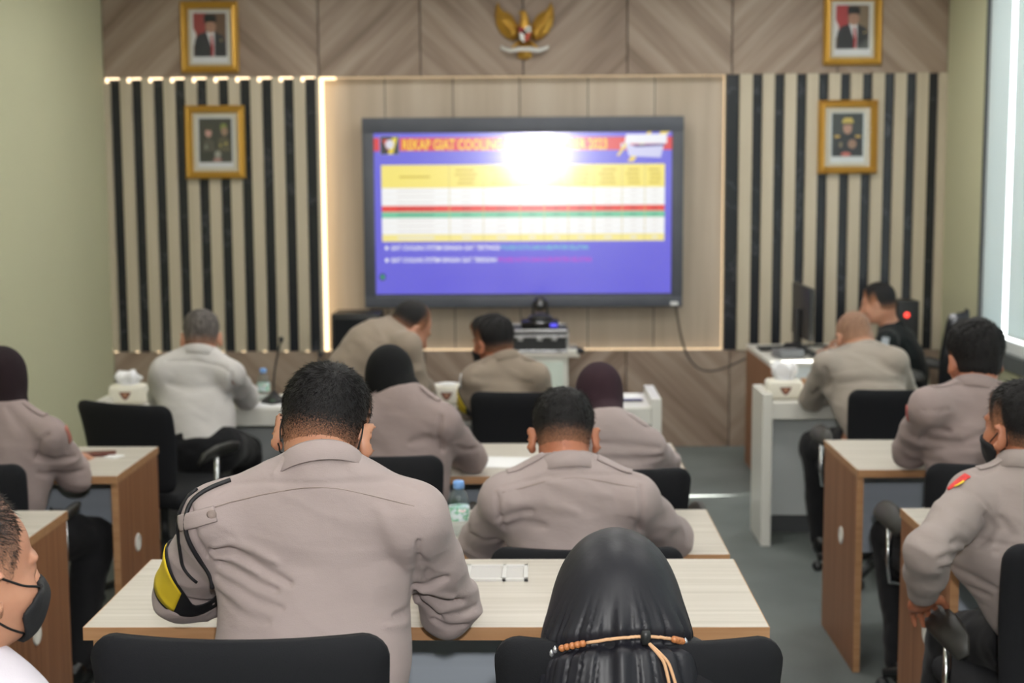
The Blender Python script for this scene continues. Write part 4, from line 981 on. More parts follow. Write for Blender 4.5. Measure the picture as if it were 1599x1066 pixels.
        V, Fc = nets(*HJs.grid(q['hvox'], cut=lambda P: (lowz-P[..., 2])*.9)); V = smooth(V, Fc, 1, .5); Nn = vnormals(V, Fc); Lv = (V-hc)@F
        if big:      # cloth gathered under the cord: radiating pleats, a soft ridge over the crown
            CZ = Q3['cz'](V); dz = CZ; ang = np.arctan2(V[:, 0]-nb[0], -(V[:, 1]-nb[1]-.03))
            pl = vnoise(np.stack([ang*6.5, dz*2.2, 0*ang], 1)); pl2 = vnoise(np.stack([ang*15+dz*3, dz*5, 0*ang+5], 1))
            env = np.exp(-(np.maximum(dz, 0)/.055)**2)*(dz > 0)+np.exp(-(np.minimum(dz, 0)/.14)**2)*(dz <= 0)
            rg = np.abs(pl); V = V-Nn*(np.exp(-(rg/.16)**2)*.009*env+.0028*pl2*env)[:, None]
            V = V-Nn*(.016*np.exp(-(dz/.014)**2))[:, None]
            ridge = Lv[:, 1]*.55+Lv[:, 2]-.105; V = V-Nn*(.004*np.exp(-(ridge/.006)**2)*(Lv[:, 2] > 0))[:, None]
        else:
            fz = Lv[:, 2]; V = V+Nn*(vnoise(Lv*A((22, 22, 9)))*.004*np.clip((.03-fz)/.08, 0, 1))[:, None]
        scarf = meshobj('headscarf', V, Fc, HJ[hair], body)
        q['_scarf'] = (HJs, scarf)
    # ---- shirt
    C_ = Sdf(); i = .012; torso(C_, i, .035)
    for s, e, w_ in ((sL, eL, wL), (sR, eR, wR)):
        m1 = lerp(s, e, .5)
        C_.cone(s, m1, .057*f2, .057*f2, .035); C_.cone(m1, e, .057*f2, .056*f2, .02); C_.cone(e, lerp(e, w_, .5), .056*f2, .049*f2, .02); C_.cone(lerp(e, w_, .5), w_, .049*f2, .037*f2, .02)
    C_.cone(lerp(nb, ch, .03), nb, .060, .062, .03)
    nd = nrm(nt-nb); C_.cone(nb+nd*.012, nb+nd*.10, .056*f2, .064*f2, .012, op='sub')
    for e, w_ in ((eL, wL), (eR, wR)): dd = nrm(w_-e); C_.cone(w_+dd*.035, w_+dd*.12, .050, .050, .006, op='sub'); C_.cone(w_+dd*.004, w_+dd*.03, .026, .028, .004, op='sub')
    hem = .035
    sp = nrm(ch-pv); vx = q['vox']*(.8 if pid in ('p2',) else 1)
    V, Fc = nets(*C_.grid(vx, cut=lambda P: -((P-(pv-sp*hem))@sp)))
    Nn = vnormals(V, Fc); P1 = V
    # cloth folds: strongest where arm and trunk or the two halves of the sleeve meet
    def near(c, r): return np.exp(-((V-c)**2).sum(1)/r**2)
    amp = .0018+.0055*(near(lerp(sL, ch, .35)-A((0, 0, .06)), .11)+near(lerp(sR, ch, .35)-A((0, 0, .06)), .11))+.008*(near(eL, .10)+near(eR, .10))+.004*near(lerp(pv, ch, .3), .14)
    q1 = vnoise(V*A((9, 9, 20))+A((V[:, 0]*0+V[:, 2]*3, V[:, 0]*6, V[:, 0]*9)).T); q2 = vnoise(V*A((22, 22, 40))+7)
    if q['shirt'].startswith('white'): amp = amp*.55
    V = V+Nn*(amp*((1-2*np.abs(q1))*.8+.35*q2))[:, None]
    for pts, w_, a_ in q.get('creases', []):
        best = np.full(len(V), 9.); X2 = P1[:, [0, 2]]
        for j in range(len(pts)-1):
            a2, b2 = A(pts[j]), A(pts[j+1]); ab = b2-a2; t = np.clip(((X2-a2)@ab)/(ab@ab+1e-9), 0, 1); tt = (j+t)/(len(pts)-1)
            dd = np.linalg.norm(X2-a2-t[:, None]*ab, axis=1)/(.45+.55*np.sin(np.pi*np.clip(tt*.92+.04, 0, 1))); best = np.minimum(best, dd)
        V = V+Nn*(a_*np.exp(-(best/w_)**2)*np.clip(-Nn[:, 1]*2.5, 0, 1))[:, None]
    shirt = meshobj('shirt', V, Fc, CL[q['shirt']], body); cm = CL[q['shirt']]
    # ---- collar
    if not fem:
        ax = nrm(nd*.55+A((0, 0, 1))*.55); rgt = nrm(np.cross(fwd, ax)); fw_ = np.cross(ax, rgt)
        cpos = nb+ax*.009-fw_*.002; vs = []; n_ = 44; prof = [(.0600, .004), (.0605, .036), (.0640, .041), (.0680, .036), (.0800, -.004), (.0775, -.005), (.0650, .026), (.0635, .004)]
        for kk in range(n_):
            th_ = -2.62+5.24*kk/(n_-1); fr = (1-math.cos(th_))/2
            for r_, h_ in prof:
                rr_ = r_*f2*(1.03+.0*fr)+.008*fr; hh = h_*(1-.25*fr)-.018*fr-(.022*fr**3 if r_ > .07 else 0)
                vs.append(cpos+rgt*math.sin(th_)*rr_*1.06-fw_*math.cos(th_)*rr_+ax*hh)
        m_ = len(prof); fs = [[a_*m_+b_, a_*m_+(b_+1) % m_, (a_+1)*m_+(b_+1) % m_, (a_+1)*m_+b_] for a_ in range(n_-1) for b_ in range(m_)]+[list(range(m_))[::-1], [(n_-1)*m_+b_ for b_ in range(m_)]]
        co = MB().add([tuple(v) for v in vs], fs, True).build('collar', cm, body)
    # ---- trousers and shoes
    Tr = Sdf(); Tr.cone(pv-sp*.02, pv+sp*.01, .128, .118, .03, lat, 1.32, 1.30)
    for h_, kn, an in ((hL, kL, aL), (hR, kR, aR)):
        Tr.cone(h_, kn, .098, .074, .05); Tr.cone(kn, an, .074, .052, .02)
    V, Fc = nets(*Tr.grid(max(q['vox'], .009), cut=lambda P: np.minimum((P-(pv+sp*.035))@sp, .20-np.sqrt(((P-pv)**2).sum(-1))))); Nn = vnormals(V, Fc)
    V = V+Nn*(.006*vnoise(V*14)+.003*vnoise(V*33))[:, None]; meshobj('trousers', V, Fc, TROU, body)
    for an in (aL, aR):
        Sh = Sdf(); Sh.cone(A((an[0], an[1], z0+.065))-fwd*.03, A((an[0], an[1], z0+.045))+fwd*.05, .047, .042, .02, lat, .85, .95); Sh.cone(A((an[0], an[1], z0+.042))+fwd*.05, A((an[0], an[1], z0+.034))+fwd*.17, .040, .028, .02, lat, 1., 1.25)
        V, Fc = nets(*Sh.grid(.008, cut=lambda P: z0+.004-P[..., 2])); meshobj('shoe', V, Fc, SHOE, body)
    # ---- face mask
    if q['mask']:
        Ms = Sdf(); headprims(Ms, hc, F, infl=.001, face=False); Ms.cone(hc+F@A((0, .085, -.012)), hc+F@A((0, .106, -.036)), .010, .013, .03); Ms.ell(hc+F@A((0, .092, -.062)), F.T, (.024, .015, .026), .03)
        loose = .004 if q['mask'] == 2 else .002
        def mcut(P):
            L_ = (P-hc)@F; x, y, z = L_[..., 0], L_[..., 1], L_[..., 2]
            side = (.048 if q['mask'] == 2 else .020)+.030*np.clip(np.abs(z+.055)/.05, 0, 1.4)
            return np.maximum.reduce([side-y, z+.012-(y-.10)*.35, -.112-z+.0*y])
        lo = hc-.16; n_ = int(.32/.004); G = np.stack(np.meshgrid(*[lo[i2]+.004*np.arange(n_) for i2 in range(3)], indexing='ij'), -1)
        base = Ms.f(G); D = np.maximum.reduce([base-loose-.004, -(base-loose+.004), mcut(G)]).astype(np.float32)
        V, Fc = nets(D, lo, .004); V = smooth(V, Fc, 2, .5); mo = meshobj('face_mask', V, Fc, MASKM, body)
        for s in (-1, 1):
            if q['mask'] == 2:
                surftube(S, [H3(s*.046, .080, -.020), H3(s*.064, .050, -.012), H3(s*.074, .018, .0), H3(s*.080, -.010, .010)], .0018, 'ear_loop', STRAP, mo, .002)
                surftube(S, [H3(s*.042, .066, -.088), H3(s*.060, .038, -.078), H3(s*.072, .008, -.062), H3(s*.076, -.016, -.046)], .0018, 'ear_loop', STRAP, mo, .002)
            for zz, ze in (((-.030, .012), (-.092, -.042)) if q['mask'] == 1 else ()):
                surftube(S, [H3(s*.062, .038, zz), H3(s*.076, .012, (zz+ze)/2), H3(s*.080, -.014, ze), H3(s*.078, -.028, (ze-.01)*.8)], .0016, 'ear_loop', STRAP, mo, .0012)
            surftube(S, [H3(s*.078, -.026, .008), H3(s*.079, -.032, -.012), H3(s*.074, -.030, -.040)], .0016, 'ear_loop', STRAP, mo, .0014)
    q['_'] = dict(body=body, S=S, C=C_, F=F, H3=H3, lat=lat, fwd=fwd, nt=nt, shirt=shirt, nd=nd)
    return q
PEOPLE = [
 dict(label='largest officer from behind, taupe shirt, yellow and black armband', z0=0.12, head=(-0.399, 2.66, 1.307), hyaw=-4, hpitch=26, hroll=5, nb=(-0.39, 2.55, 1.239), sL=(-0.582, 2.54, 1.17), sR=(-0.222, 2.54, 1.169), eL=(-0.693, 2.72, 0.973), eR=(-0.169, 2.74, 0.94), wL=(-0.42, 2.98, 0.925), wR=(-0.2, 3.0, 0.925), pv=(-0.41, 2.46, 0.72), tw=1.05, chest=(-0.413, 2.6, 1.088), shirt='taupe', hair='short', mask=1, vox=0.006, hvox=0.0045, creases=[([(-0.575, 1.221), (-0.546, 1.235), (-0.489, 1.243), (-0.41, 1.245), (-0.332, 1.245), (-0.264, 1.24), (-0.208, 1.226)], 0.005, -0.0035), ([(-0.584, 1.113), (-0.55, 1.119), (-0.509, 1.105), (-0.473, 1.085), (-0.437, 1.068)], 0.011, -0.01), ([(-0.577, 1.126), (-0.546, 1.134), (-0.504, 1.124), (-0.461, 1.105)], 0.012, 0.006), ([(-0.575, 1.091), (-0.541, 1.082), (-0.496, 1.064), (-0.462, 1.056)], 0.01, -0.008), ([(-0.58, 1.101), (-0.545, 1.101), (-0.5, 1.084)], 0.008, 0.005), ([(-0.578, 1.064), (-0.542, 1.053), (-0.497, 1.035), (-0.451, 1.026)], 0.01, -0.006), ([(-0.577, 1.029), (-0.52, 1.009), (-0.475, 1.002)], 0.012, -0.005), ([(-0.208, 1.136), (-0.22, 1.053), (-0.225, 0.99)], 0.008, -0.008), ([(-0.227, 1.017), (-0.2, 1.024), (-0.167, 1.041)], 0.01, -0.01), ([(-0.228, 0.999), (-0.2, 0.994), (-0.176, 0.977), (-0.142, 0.973)], 0.01, -0.014), ([(-0.218, 1.008), (-0.188, 1.002), (-0.158, 0.992)], 0.009, 0.006), ([(-0.224, 0.977), (-0.205, 0.957), (-0.184, 0.937)], 0.009, -0.013), ([(-0.198, 0.931), (-0.168, 0.914), (-0.135, 0.913)], 0.008, -0.008), ([(-0.177, 0.948), (-0.147, 0.943), (-0.119, 0.948)], 0.01, -0.007), ([(-0.255, 0.996), (-0.24, 0.99), (-0.223, 0.979)], 0.008, -0.01), ([(-0.269, 0.982), (-0.246, 0.976), (-0.228, 0.967)], 0.008, 0.005), ([(-0.277, 1.198), (-0.244, 1.128), (-0.233, 1.082)], 0.02, 0.004), ([(-0.207, 1.102), (-0.198, 1.065), (-0.205, 1.035)], 0.008, -0.007), ([(-0.618, 1.198), (-0.608, 1.139), (-0.596, 1.101)], 0.006, -0.006), ([(-0.411, 1.313), (-0.445, 1.29), (-0.468, 1.256)], 0.01, 0.003), ([(-0.332, 1.273), (-0.31, 1.255), (-0.265, 1.253)], 0.014, 0.005), ([(-0.684, 0.99), (-0.654, 0.983), (-0.632, 0.971)], 0.008, -0.007), ([(-0.701, 0.965), (-0.673, 0.956), (-0.633, 0.952)], 0.008, -0.006)], id='p2'),
 dict(label='bowed officer in taupe at the desk with the water bottle', z0=0, head=(0.078, 3.74, 1.1), hyaw=0, hpitch=28, hroll=0, nb=(0.086, 3.64, 1.016), sL=(-0.078, 3.62, 0.957), sR=(0.258, 3.62, 0.956), eL=(-0.148, 3.86, 0.78), eR=(0.379, 3.86, 0.792), wL=(0.0, 4.1, 0.8), wR=(0.25, 4.1, 0.8), pv=(0.14, 3.6, 0.6), chest=(0.093, 3.68, 0.905), shirt='taupe', hair='short', mask=0, vox=0.007, hvox=0.006, creases=[([(-0.086, 0.996), (0.025, 1.024), (0.106, 1.031), (0.203, 1.027), (0.268, 1.017)], 0.005, -0.004), ([(-0.057, 0.955), (0.025, 0.963), (0.106, 0.938)], 0.02, 0.004), ([(-0.093, 0.913), (-0.057, 0.928), (-0.008, 0.938)], 0.012, -0.008), ([(-0.082, 0.891), (-0.033, 0.905), (0.024, 0.901)], 0.012, -0.007), ([(0.27, 1.0), (0.274, 0.95), (0.271, 0.866)], 0.007, -0.009), ([(0.246, 0.916), (0.262, 0.899), (0.276, 0.869)], 0.012, -0.007), ([(-0.098, 0.984), (-0.094, 0.933), (-0.077, 0.883)], 0.007, -0.009), ([(0.041, 1.013), (0.106, 0.996), (0.187, 0.979)], 0.018, 0.004), ([(-0.171, 0.83), (-0.137, 0.82), (-0.098, 0.83)], 0.01, -0.007)], id='p4'),
 dict(label='woman in a glossy black headscarf tied with a beaded cord', z0=0.12, head=(0.139, 2.38, 1.045), hyaw=0, hpitch=28, hroll=0, nb=(0.139, 2.28, 0.99), sL=(0.03, 2.34, 0.825), sR=(0.31, 2.34, 0.825), eL=(0.03, 2.48, 0.72), eR=(0.31, 2.48, 0.72), wL=(0.1, 2.68, 0.72), wR=(0.24, 2.68, 0.72), pv=(0.17, 2.44, 0.72), chest=(0.17, 2.34, 0.88), shirt='blackshirt', hair='hijab_black', mask=0, vox=0.008, hvox=0.004, id='p3'),
 dict(label='woman in plain black headscarf and taupe shirt, elbow on the third desk', z0=0, head=(-0.494, 4.82, 1.097), hyaw=-6, hpitch=20, hroll=-3, nb=(-0.447, 4.74, 1.047), sL=(-0.589, 4.72, 0.978), sR=(-0.312, 4.72, 0.971), eL=(-0.621, 4.92, 0.795), eR=(-0.226, 4.94, 0.802), wL=(-0.5, 5.15, 0.79), wR=(-0.34, 5.18, 0.79), pv=(-0.46, 4.72, 0.6), chest=(-0.444, 4.78, 0.89), shirt='taupe2', hair='hijab_black2', mask=0, vox=0.008, hvox=0.007, creases=[([(-0.312, 0.999), (-0.322, 0.934), (-0.309, 0.879)], 0.01, -0.012), ([(-0.416, 0.912), (-0.352, 0.925), (-0.313, 0.912)], 0.016, -0.008), ([(-0.263, 0.886), (-0.241, 0.863), (-0.197, 0.852)], 0.01, -0.008)], id='p5'),
 dict(label='woman in a dark maroon headscarf and taupe shirt at the third desk', z0=0, head=(0.223, 4.9, 1.025), hyaw=5, hpitch=18, hroll=4, nb=(0.251, 4.76, 0.949), sL=(0.107, 4.74, 0.883), sR=(0.385, 4.74, 0.878), eL=(0.08, 4.92, 0.776), eR=(0.465, 4.94, 0.771), wL=(0.2, 5.15, 0.79), wR=(0.38, 5.15, 0.79), pv=(0.26, 4.72, 0.6), chest=(0.248, 4.78, 0.822), shirt='taupe', hair='hijab_maroon', mask=0, vox=0.008, hvox=0.007, creases=[([(0.204, 0.907), (0.312, 0.898), (0.419, 0.885)], 0.014, -0.01), ([(0.194, 0.859), (0.312, 0.85), (0.429, 0.852)], 0.014, -0.008)], id='p6'),
 dict(label='grey-haired man in a white shirt at the long white table, by the green wall', z0=0, head=(-1.529, 6.46, 1.07), hyaw=8, hpitch=14, hroll=0, nb=(-1.526, 6.4, 0.988), sL=(-1.679, 6.36, 0.923), sR=(-1.376, 6.36, 0.91), eL=(-1.762, 6.58, 0.778), eR=(-1.365, 6.62, 0.765), wL=(-1.66, 6.85, 0.76), wR=(-1.4, 6.86, 0.76), pv=(-1.5, 6.28, 0.6), chest=(-1.57, 6.42, 0.855), shirt='whiteshirt', hair='short_grey', mask=0, vox=0.009, hvox=0.008, creases=[([(-1.657, 0.977), (-1.528, 0.977), (-1.414, 0.953), (-1.357, 0.921)], 0.007, -0.008), ([(-1.362, 0.919), (-1.358, 0.846), (-1.388, 0.788)], 0.01, -0.012), ([(-1.646, 0.876), (-1.537, 0.852), (-1.421, 0.864)], 0.02, -0.007), ([(-1.359, 0.872), (-1.331, 0.828), (-1.347, 0.792)], 0.012, -0.01)], id='p7'),
 dict(label='officer with spiky black hair and black mask at the long white table', z0=0, head=(-0.192, 6.48, 1.033), hyaw=46, hpitch=10, hroll=0, nb=(-0.132, 6.42, 0.946), sL=(-0.268, 6.36, 0.889), sR=(0.005, 6.36, 0.9), eL=(-0.298, 6.5, 0.732), eR=(0.046, 6.5, 0.719), wL=(-0.26, 6.74, 0.755), wR=(-0.06, 6.76, 0.755), pv=(-0.035, 6.38, 0.6), chest=(-0.133, 6.42, 0.792), shirt='tan', hair='spiky', mask=1, vox=0.009, hvox=0.007, creases=[([(-0.264, 0.901), (-0.155, 0.883), (-0.012, 0.871)], 0.02, -0.006)], id='p9'),
 dict(label='balding officer in a tan shirt at the shorter white table, head bowed', z0=0, head=(1.505, 6.66, 1.037), hyaw=14, hpitch=26, hroll=0, nb=(1.54, 6.56, 0.964), sL=(1.347, 6.48, 0.933), sR=(1.641, 6.44, 0.949), eL=(1.33, 6.74, 0.732), eR=(1.733, 6.6, 0.783), wL=(1.62, 6.96, 0.76), wR=(1.72, 6.96, 0.76), pv=(1.58, 6.3, 0.6), chest=(1.508, 6.5, 0.864), shirt='tan2', hair='bald', mask=0, vox=0.009, hvox=0.008, kL=(1.33, 6.62, 0.52), aL=(1.36, 6.6, 0.09), creases=[([(1.35, 0.882), (1.494, 0.905), (1.639, 0.887)], 0.02, 0.006), ([(1.324, 0.923), (1.343, 0.849), (1.313, 0.776)], 0.014, -0.015), ([(1.38, 0.852), (1.495, 0.875), (1.61, 0.863)], 0.012, -0.006)], id='p10'),
 dict(label='officer with thick black hair, arm on the farther desk by the window wall', z0=0, head=(1.475, 4.74, 1.172), hyaw=9, hpitch=6, hroll=0, nb=(1.456, 4.66, 1.071), sL=(1.288, 4.6, 1.038), sR=(1.599, 4.56, 1.031), eL=(1.285, 4.8, 0.851), eR=(1.771, 4.82, 0.828), wL=(1.42, 5.16, 0.8), wR=(1.62, 5.16, 0.8), pv=(1.5, 4.66, 0.6), chest=(1.473, 4.68, 0.926), shirt='taupe2', hair='thick', mask=0, vox=0.008, hvox=0.006, kL=(1.29, 5.0, 0.5), aL=(1.29, 4.86, 0.09), creases=[([(1.254, 1.034), (1.316, 1.034), (1.336, 1.038)], 0.006, -0.006), ([(1.281, 0.919), (1.29, 0.962), (1.353, 0.958)], 0.014, -0.01), ([(1.286, 0.923), (1.39, 0.923), (1.513, 0.986)], 0.014, -0.01), ([(1.287, 0.876), (1.349, 0.902), (1.453, 0.912)], 0.012, -0.006)], id='p12'),
 dict(label='officer with a red shoulder patch and hand hanging beside the armrest', z0=0, head=(1.238, 3.58, 1.144), hyaw=27, hpitch=4, hroll=0, nb=(1.24, 3.52, 1.043), sL=(1.108, 3.52, 0.987), sR=(1.325, 3.3, 1.008), eL=(0.948, 3.34, 0.893), eR=(1.474, 3.5, 0.781), wL=(0.978, 3.5, 0.735), wR=(1.42, 3.86, 0.66), pv=(1.36, 3.46, 0.6), chest=(1.222, 3.52, 0.842), shirt='taupe3', hair='short', mask=1, vox=0.006, hvox=0.005, hdL=(0.25, 0.8, -0.6), hnL=(0.3, -0.5, -0.8), kL=(1.17, 3.86, 0.5), aL=(1.12, 3.9, 0.09), kR=(1.5, 3.9, 0.5), aR=(1.5, 3.96, 0.09), creases=[([(1.023, 1.021), (1.057, 1.016), (1.097, 0.997), (1.121, 0.965)], 0.007, -0.006), ([(1.04, 0.89), (1.133, 0.887), (1.194, 0.89)], 0.006, -0.004), ([(0.953, 0.887), (0.983, 0.893), (1.014, 0.877), (1.041, 0.871)], 0.01, -0.012), ([(0.958, 0.862), (0.992, 0.85), (1.023, 0.858)], 0.01, -0.01), ([(0.988, 0.919), (1.019, 0.916), (1.043, 0.9)], 0.01, -0.01), ([(1.107, 0.954), (1.132, 0.922), (1.102, 0.874)], 0.014, -0.01), ([(1.147, 0.946), (1.163, 0.914), (1.134, 0.866)], 0.014, -0.008), ([(1.027, 0.802), (1.09, 0.785), (1.137, 0.769)], 0.012, -0.009), ([(1.02, 0.769), (1.075, 0.748), (1.13, 0.745)], 0.01, -0.007), ([(1.013, 0.721), (1.076, 0.71), (1.131, 0.705)], 0.012, -0.006), ([(1.073, 1.054), (1.112, 1.046), (1.151, 1.057)], 0.005, -0.004)], id='p13'),
 dict(label='woman in dark brown headscarf writing on the desk by the green wall', z0=0, head=(-1.835, 4.82, 1.097), hyaw=8, hpitch=16, hroll=0, nb=(-1.804, 4.76, 0.997), sL=(-1.957, 4.74, 0.941), sR=(-1.655, 4.74, 0.927), eL=(-2.112, 4.94, 0.748), eR=(-1.615, 4.88, 0.751), wL=(-1.86, 5.14, 0.79), wR=(-1.703, 5.14, 0.763), pv=(-1.86, 4.74, 0.6), chest=(-1.824, 4.78, 0.826), shirt='taupe2', hair='hijab_brown', mask=0, vox=0.007, hvox=0.007, hdR=(0.25, 0.85, -0.15), hnR=(0, 0, -1), kR=(-1.6, 5.0, 0.5), aR=(-1.62, 4.84, 0.09), creases=[([(-1.687, 0.85), (-1.663, 0.915), (-1.636, 0.937)], 0.01, -0.01), ([(-1.777, 1.024), (-1.684, 0.915), (-1.676, 0.85)], 0.02, -0.006), ([(-1.67, 0.856), (-1.637, 0.84), (-1.581, 0.84)], 0.012, -0.01), ([(-1.683, 0.799), (-1.629, 0.772), (-1.573, 0.781)], 0.012, -0.008)], id='p14'),
 dict(label='man in a white shirt and black face mask at the left edge, in profile', z0=0.12, head=(-0.842, 2.06, 1.198), hyaw=-40, hpitch=8, hroll=0, nb=(-0.851, 2.02, 1.043), sL=(-1.019, 2.1, 0.927), sR=(-0.721, 1.96, 0.963), eL=(-1.151, 2.25, 0.766), eR=(-0.756, 2.1, 0.761), wL=(-0.8, 2.38, 0.8), wR=(-0.62, 2.34, 0.8), pv=(-0.86, 1.98, 0.72), chest=(-0.875, 2.04, 0.922), shirt='whiteshirt2', hair='receding', mask=2, vox=0.0055, hvox=0.004, id='p1'),
 dict(label='operator in black uniform at the brown desk, facing the monitor', z0=0, head=(2.044, 8.43, 1.038), hyaw=62, hpitch=12, hroll=0, nb=(2.127, 8.43, 0.892), sL=(2.058, 8.25, 0.832), sR=(2.249, 8.6, 0.815), eL=(1.932, 8.22, 0.667), eR=(2.134, 8.62, 0.644), wL=(1.789, 8.26, 0.783), wR=(1.92, 8.58, 0.79), pv=(2.22, 8.45, 0.62), chest=(2.178, 8.43, 0.715), shirt='blackuni', hair='short', mask=0, vox=0.009, hvox=0.008, hdL=(-1, 0.1, -0.1), hnL=(0, 0, -1), kL=(1.85, 8.34, 0.5), aL=(1.8, 8.36, 0.09), kR=(1.85, 8.56, 0.5), aR=(1.82, 8.56, 0.09), id='p11'),
 dict(label='officer in tan uniform bending over the long white table', z0=0, head=(-0.563, 6.42, 1.109), hyaw=-58, hpitch=38, hroll=0, nb=(-0.64, 6.4, 1.091), sL=(-0.633, 6.56, 1.028), sR=(-0.561, 6.22, 1.053), eL=(-0.546, 6.56, 0.844), eR=(-0.533, 6.26, 0.864), wL=(-0.5, 6.72, 0.76), wR=(-0.529, 6.44, 0.685), pv=(-0.86, 6.36, 0.86), chest=(-0.733, 6.38, 1.011), shirt='tan', hair='receding2', mask=0, vox=0.008, hvox=0.007, kL=(-0.82, 6.48, 0.47), kR=(-0.82, 6.26, 0.47), aL=(-0.84, 6.48, 0.09), aR=(-0.84, 6.24, 0.09), stand=1, id='p8'),
]
CZ0 = 1.079
Q3 = {'cz': lambda V: V[:, 2]-(CZ0-.55*(V[:, 1]-2.15)+.07*(V[:, 0]-.17))}
PQ = {q['id']: person(q) for q in PEOPLE}
BLK = mk('black_webbing', srgb(22, 22, 26), .6); YEL = mk('yellow_armband_cloth', srgb(226, 196, 40), .6); REDP = mk('red_patch_cloth', srgb(206, 44, 42), .6, noise=((60, 60, 60), .3))
BTN = mk('taupe_button', srgb(140, 124, 118), .4)
def armband(q, s, e, t0, t1, out, side, peak=.16, name='armband'):
    """black band round the sleeve with a yellow shield rising on the outer side"""
    C_, body = q['_']['C'], q['_']['body']; a, b = A(q[s], float), A(q[e], float)
    ax = nrm(b-a); u = nrm(np.cross(ax, (0, 1, 0))); v = np.cross(ax, u); th0 = math.atan2(A(out, float)@v, A(out, float)@u)
    ang = np.linspace(0, 2*math.pi, 49); w_ = lambda th: max(0, math.cos(th-th0))**1.0
    V, Fc = ring(C_, a, b, lambda th: t0-peak*w_(th), lambda th: t1, ang, .003, 8); o = sheet(name, V, Fc, BLK, body, .002)
    an2 = np.linspace(th0-1.05, th0+1.05, 23)
    V, Fc = ring(C_, a, b, lambda th: t0-peak*w_(th)+.035, lambda th: t1-.028, an2, .0056, 8); sheet('yellow_shield', V, Fc, YEL, o, .0015)
    return o
q = PQ['p2']; C2, b2 = q['_']['C'], q['_']['body']
armband(q, 'sL', 'eL', .80, .93, (-1, -.35, 0), 1, .34)
# lanyard cords from the shoulder to the armband, and the buttoned shoulder tab that holds them
Sx = lambda px, py, pz: (px, py, pz)
sL2, eL2 = A(q['sL']), A(q['eL'])
surftube(C2, [sL2+A((.028, -.02, .08)), sL2+A((.005, -.03, .07)), sL2+A((-.035, -.04, .035)), sL2+A((-.046, -.05, -.01)), sL2+A((-.045, -.05, -.06)), sL2+A((-.035, -.03, -.10)), sL2+A((-.01, .0, -.135))], .0042, 'lanyard', BLK, b2, .003)
surftube(C2, [sL2+A((-.03, -.02, .055)), sL2+A((-.062, -.02, .0)), sL2+A((-.075, -.0, -.05)), sL2+A((-.075, .02, -.10)), sL2+A((-.05, .03, -.135))], .0032, 'lanyard', BLK, b2, .003)
surftube(C2, [sL2+A((-.055, -.03, -.005)), sL2+A((-.025, -.06, .008)), sL2+A((.012, -.07, .022))], .015, 'shoulder_tab', CL['taupe'], b2, .004, 6, .2)
bp = project(C2, [sL2+A((.006, -.07, .020))], .007)[0]; MB().lathe([(0, -.002), (.008, -.002), (.009, .001), (.006, .002), (0, .0012)], n=16, M4=Matrix.Translation(tuple(bp)) @ Euler((math.pi/2, 0, 0)).to_matrix().to_4x4()).build('button', BTN, b2)
# belt and phone pouch edge
pv = A(q['pv']); MB().tube([tuple(pv+A((math.sin(t)*.176, -math.cos(t)*.137, .01))) for t in np.linspace(-2.6, 2.6, 40)], .017, 8, .25).build('belt', BLK, b2)
def epaulette(q, side, mat):
    C_, body = q['_']['C'], q['_']['body']; s, nb = A(q[side], float), A(q['nb'], float)
    p = [lerp(s, nb, .02)+A((0, 0, .075)), lerp(s, nb, .35)+A((0, 0, .07)), lerp(s, nb, .58)+A((0, 0, .06))]
    return surftube(C_, p, .019, 'epaulette', mat, body, .0015, 8, .13)
for k in ('p4', 'p13', 'p12', 'p9', 'p14', 'p5', 'p6', 'p10'):
    for s in ('sL', 'sR'): epaulette(PQ[k], s, CL[PQ[k]['shirt']])
def patch(q, pts, mat, name='sleeve_patch', r=.022, off=.003):
    return surftube(q['_']['C'], pts, r, name, mat, q['_']['body'], off, 5, .14)
s13 = A(PQ['p13']['sL']); pp = patch(PQ['p13'], [s13+A((-.03, -.03, .062)), s13+A((-.055, -.035, .035)), s13+A((-.072, -.035, .015))], REDP, 'sleeve_patch', .013)
patch(PQ['p13'], [s13+A((-.045, -.05, .052)), s13+A((-.062, -.05, .022))], YEL, 'patch_stitching', .0035, .0055)
e9, s9 = A(PQ['p9']['eL']), A(PQ['p9']['sL']); armband(PQ['p9'], 'sL', 'eL', .62, .9, (-1, -.3, 0), 1, .22)
patch(PQ['p9'], [s9+A((-.058, -.02, .02)), s9+A((-.066, -.01, -.04))], M['paper'], 'sleeve_patch', .012)
s14 = A(PQ['p14']['sR']); patch(PQ['p14'], [s14+A((.045, .0, .02)), s14+A((.06, .02, -.03))], mk('rust_patch', srgb(164, 96, 80), .7), 'sleeve_patch', .016)
s12 = A(PQ['p12']['sL']); patch(PQ['p12'], [s12+A((-.055, .0, .0)), s12+A((-.062, .02, -.05))], mk('rust_edge_patch', srgb(170, 90, 86), .7), 'sleeve_patch', .012)
s11 = A(PQ['p11']['sL']); patch(PQ['p11'], [s11+A((-.02, -.055, .03)), s11+A((-.03, -.06, -.03))], mk('silver_badge', srgb(130, 136, 142), .5), 'sleeve_patch', .022)
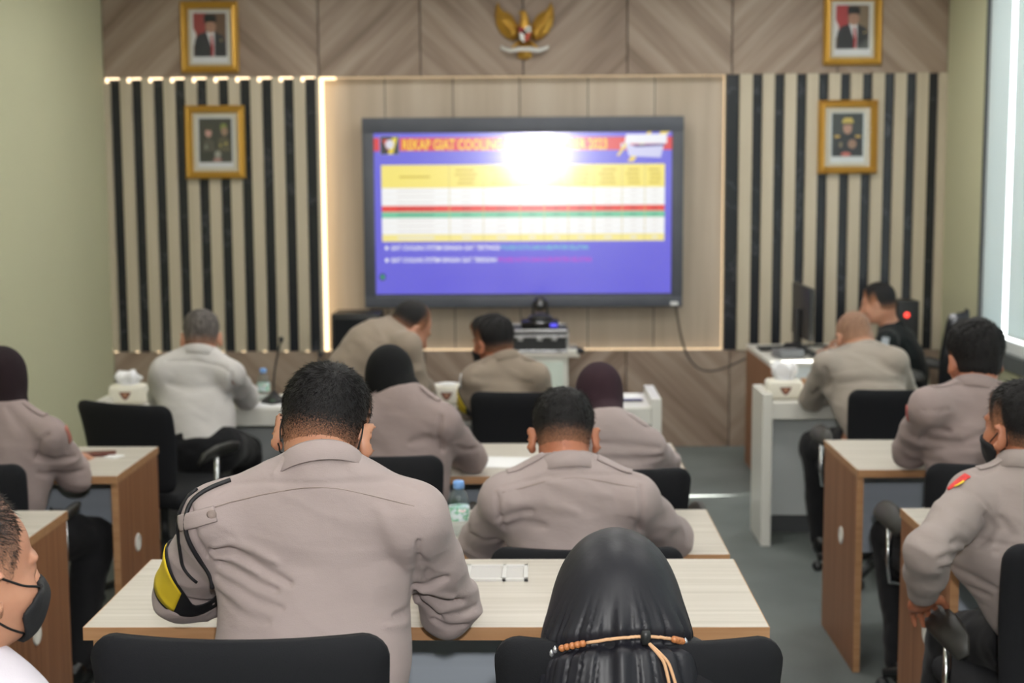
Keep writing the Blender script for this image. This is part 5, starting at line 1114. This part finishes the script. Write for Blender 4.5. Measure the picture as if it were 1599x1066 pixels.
# the beaded cord round the black headscarf
HS3, scarf = PQ['p3']['_scarf']; n3 = A(PQ['p3']['nb'])
def cordpt(th, off=0.):
    c = A((.172, 2.27, 0.)); dr = nrm((math.sin(th), -math.cos(th), 0)); rr = np.linspace(.03, .26, 90); P = c+dr*rr[:, None]
    P[:, 2] = CZ0-.55*(P[:, 1]-2.15)+.07*(P[:, 0]-.17); ds = HS3.f(P); k = int(np.argmax(ds > 0)) if (ds > 0).any() else 89
    p = P[k].copy(); p -= dr*(ds[k]+.011-off); return p
CORD = mk('tan_cord', srgb(204, 160, 122), .7); BEAD = mk('copper_wooden_beads', srgb(176, 112, 68), .35); SILV = mk('silver_charm', srgb(210, 210, 216), .25, .8)
cord = MB().tube([tuple(cordpt(t)) for t in np.linspace(-1.05, 1.02, 40)], .0028, 8).build('cord', CORD, scarf)
MB().tube([tuple(cordpt(t)) for t in np.linspace(-3.1, -1.45, 26)], .0022, 8).build('cord', CORD, scarf)
MB().tube([tuple(cordpt(t)) for t in np.linspace(1.45, 3.1, 26)], .0022, 8).build('cord', CORD, scarf)
for sgn in (-1, 1):
    for k in range(5):
        t = sgn*(1.08+.062*k); p = cordpt(t, .003); MB().lathe([(.0012, -.0052), (.0045, -.0042), (.0062, 0), (.0045, .0042), (.0012, .0052)], n=12, M4=Matrix.Translation(tuple(p)) @ Euler((0, math.pi/2, t-.0)).to_matrix().to_4x4()).build('bead', BEAD, scarf)
    for k in range(2):
        p = cordpt(sgn*(1.40+.05*k), .005); MB().lathe([(.0005, -.007), (.004, -.003), (.004, .003), (.0005, .007)], n=8, M4=Matrix.Translation(tuple(p-A((0, 0, .004*k))))).build('charm', SILV, scarf)
tg = cordpt(.10, .006); MB().lathe([(0, -.012), (.006, -.012), (.0085, -.006), (.0085, .006), (.006, .012), (0, .012)], n=16, M4=Matrix.Translation(tuple(tg))).build('toggle', M['blackpl'], scarf)
for dx1, dx2, dz in ((.035, .062, -.14), (.045, .092, -.14)):
    surftube(HS3, [tg+A((.002, -.004, -.004)), tg+A((dx1, -.02, -.032)), tg+A((dx1+.4*(dx2-dx1), -.03, -.07)), tg+A((dx2, -.04, dz))], .0028, 'cord_tail', CORD, scarf, -.004, 8)

for k, yy in (('p2', 2.44), ('p4', 3.54)):
    surftube(PQ[k]['_']['C'], [(x, yy, z) for x, z in PQ[k]['creases'][0][0]], .0011, 'yoke_seam', BTN, PQ[k]['_']['body'], .0012, 8)
